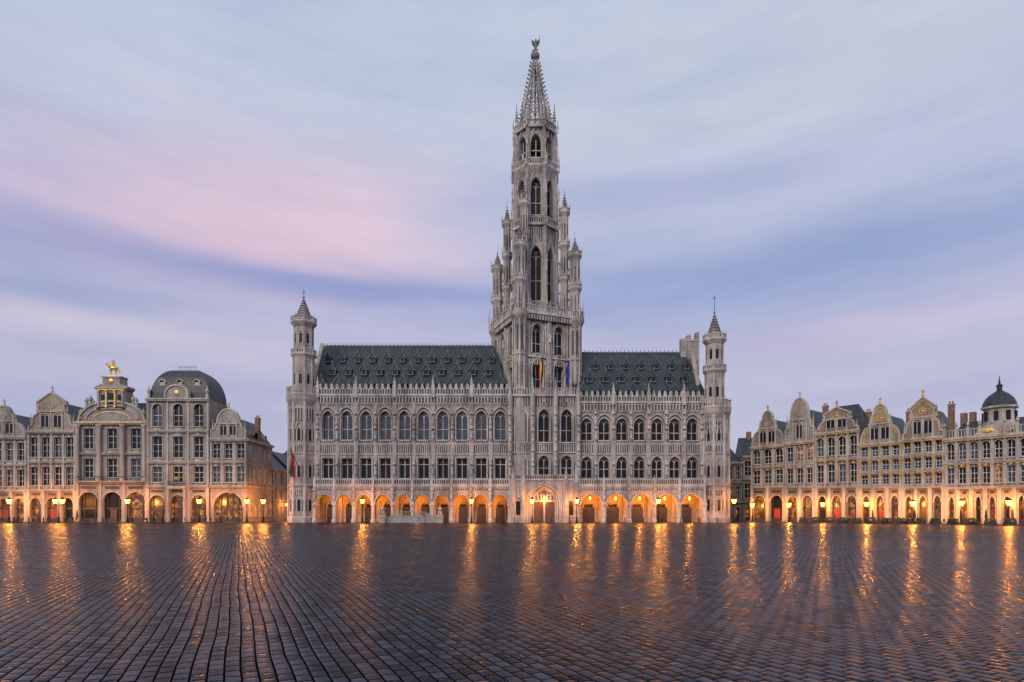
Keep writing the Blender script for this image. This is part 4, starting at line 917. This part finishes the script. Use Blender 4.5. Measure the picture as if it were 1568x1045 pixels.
def bollards(pts):
    b=B('bollard_row',pts[0])
    for x,y in pts: b.setf((x,y)); b.lathe('bollards','black_iron',0,0,[(.13,0),(.1,.15),(.08,.8),(.12,.85),(.1,.95),(.02,1.02)],6)
    b.done()
bollards([(LX(0+i*22),108.6) for i in range(18)]); bollards([(-37+i*3.4,108.3) for i in range(23) if not(3<i<9)])

# ------------------------------------------------------------------ world
sc_=bpy.context.scene
w=bpy.data.worlds.new('World'); sc_.world=w; w.use_nodes=True; nt=w.node_tree; L=nt.links
bg=nt.nodes['Background']
tc=N(nt,'ShaderNodeTexCoord').outputs['Generated']
sx=N(nt,'ShaderNodeSeparateXYZ'); L.new(tc,sx.inputs[0])
X,Y,Z=sx.outputs
az=math_(nt,'ARCTAN2',X,Y); el=math_(nt,'ARCSINE',Z)
cb=N(nt,'ShaderNodeCombineXYZ'); L.new(math_(nt,'MULTIPLY',az,1.3),cb.inputs[0]); L.new(math_(nt,'MULTIPLY',el,7),cb.inputs[1]); cb.inputs[2].default_value=7.3
nf=N(nt,'ShaderNodeTexNoise'); nf.inputs['Scale'].default_value=1.5; nf.inputs['Detail'].default_value=4; nf.inputs['Roughness'].default_value=.5; L.new(cb.outputs[0],nf.inputs['Vector'])
ns=N(nt,'ShaderNodeSeparateXYZ'); L.new(nf.outputs['Color'],ns.inputs[0])
azw=math_(nt,'ADD',az,math_(nt,'MULTIPLY',math_(nt,'SUBTRACT',ns.outputs[0],.5),.45))
elw=math_(nt,'ADD',el,math_(nt,'MULTIPLY',math_(nt,'SUBTRACT',ns.outputs[1],.5),.09))
D=math.radians
col=ramp(nt,math_(nt,'DIVIDE',elw,PI/2),[(0,lin(184,181,206)),(12/90,lin(190,187,212)),(19/90,lin(182,186,215)),(28/90,lin(188,196,220)),(36/90,lin(195,205,224)),(1,lin(178,195,222))])
def blob(px,py,sxp,syp,c,amt):
    global col
    a0=math.atan((px-784)/900); e0=math.atan((785-py)/math.hypot(900,px-784))
    cf=math.cos(a0)
    sa_=sxp/900*cf*cf; se=syp/900*.8*cf
    da=math_(nt,'POWER',math_(nt,'ABSOLUTE',math_(nt,'DIVIDE',math_(nt,'SUBTRACT',azw,a0),sa_)),2)
    de=math_(nt,'POWER',math_(nt,'ABSOLUTE',math_(nt,'DIVIDE',math_(nt,'SUBTRACT',elw,e0),se)),2)
    f=math_(nt,'MULTIPLY',math_(nt,'EXPONENT',math_(nt,'MULTIPLY',math_(nt,'ADD',da,de),-1)),amt)
    col=mixc(nt,f,col,lin(*c))
blob(150,60,450,110,(190,204,226),.6)
blob(1200,120,500,120,(204,208,223),.7)
blob(30,270,280,50,(166,170,210),.75)
blob(420,320,270,120,(231,204,220),1)
blob(330,390,260,55,(232,200,214),.85)
blob(1000,290,300,40,(172,178,215),.7)
blob(1350,365,420,50,(145,163,205),.8)
blob(560,448,560,34,(145,156,204),.9)
blob(40,440,260,36,(156,165,206),.6)
blob(1050,440,260,50,(160,172,212),.6)
blob(250,520,500,28,(208,199,217),.75)
blob(1250,520,350,40,(204,192,215),.75)
blob(60,600,300,60,(170,175,208),.5)
fine=noise(nt,cb.outputs[0],2.4,6,.58)
col=mixc(nt,1,col,ramp(nt,fine,[(.3,(.87,.90,.945,1)),(.7,(1.08,1.055,1.035,1))]),'MULTIPLY')
sky=N(nt,'ShaderNodeTexSky'); sky.sky_type='NISHITA'; sky.sun_disc=False; sky.sun_elevation=D(32); sky.sun_rotation=D(210)
sk=mixc(nt,1,sky.outputs[0],(.012,.012,.012,1),'MULTIPLY')
col=mixc(nt,1,col,sk,'ADD')
back=math_(nt,'MULTIPLY',math_(nt,'MAXIMUM',math_(nt,'MULTIPLY',Y,-1),0),.6)
g_=math_(nt,'ADD',back,1.0)
vs_=N(nt,'ShaderNodeVectorMath'); vs_.operation='SCALE'; L.new(col,vs_.inputs[0]); L.new(g_,vs_.inputs['Scale'])
L.new(vs_.outputs[0],bg.inputs[0]); bg.inputs[1].default_value=.93
sl=bpy.data.lights.new('sun','SUN'); sl.energy=1.35; sl.angle=D(18); sl.color=(1,.87,.74)
so=bpy.data.objects.new('sun',sl); sc_.collection.objects.link(so); so.rotation_euler=(D(58),0,D(-30))
cam=bpy.data.cameras.new('camera'); co=bpy.data.objects.new('camera',cam); sc_.collection.objects.link(co)
co.location=(0,0,1.9); co.rotation_euler=(D(90),0,0); cam.sensor_width=36; cam.lens=36*900/1568; cam.shift_y=(785-522.5)/1568; cam.clip_end=8000; cam.clip_start=.1
sc_.camera=co
sc_.view_settings.view_transform='Standard'; sc_.view_settings.look='None'; sc_.view_settings.exposure=0
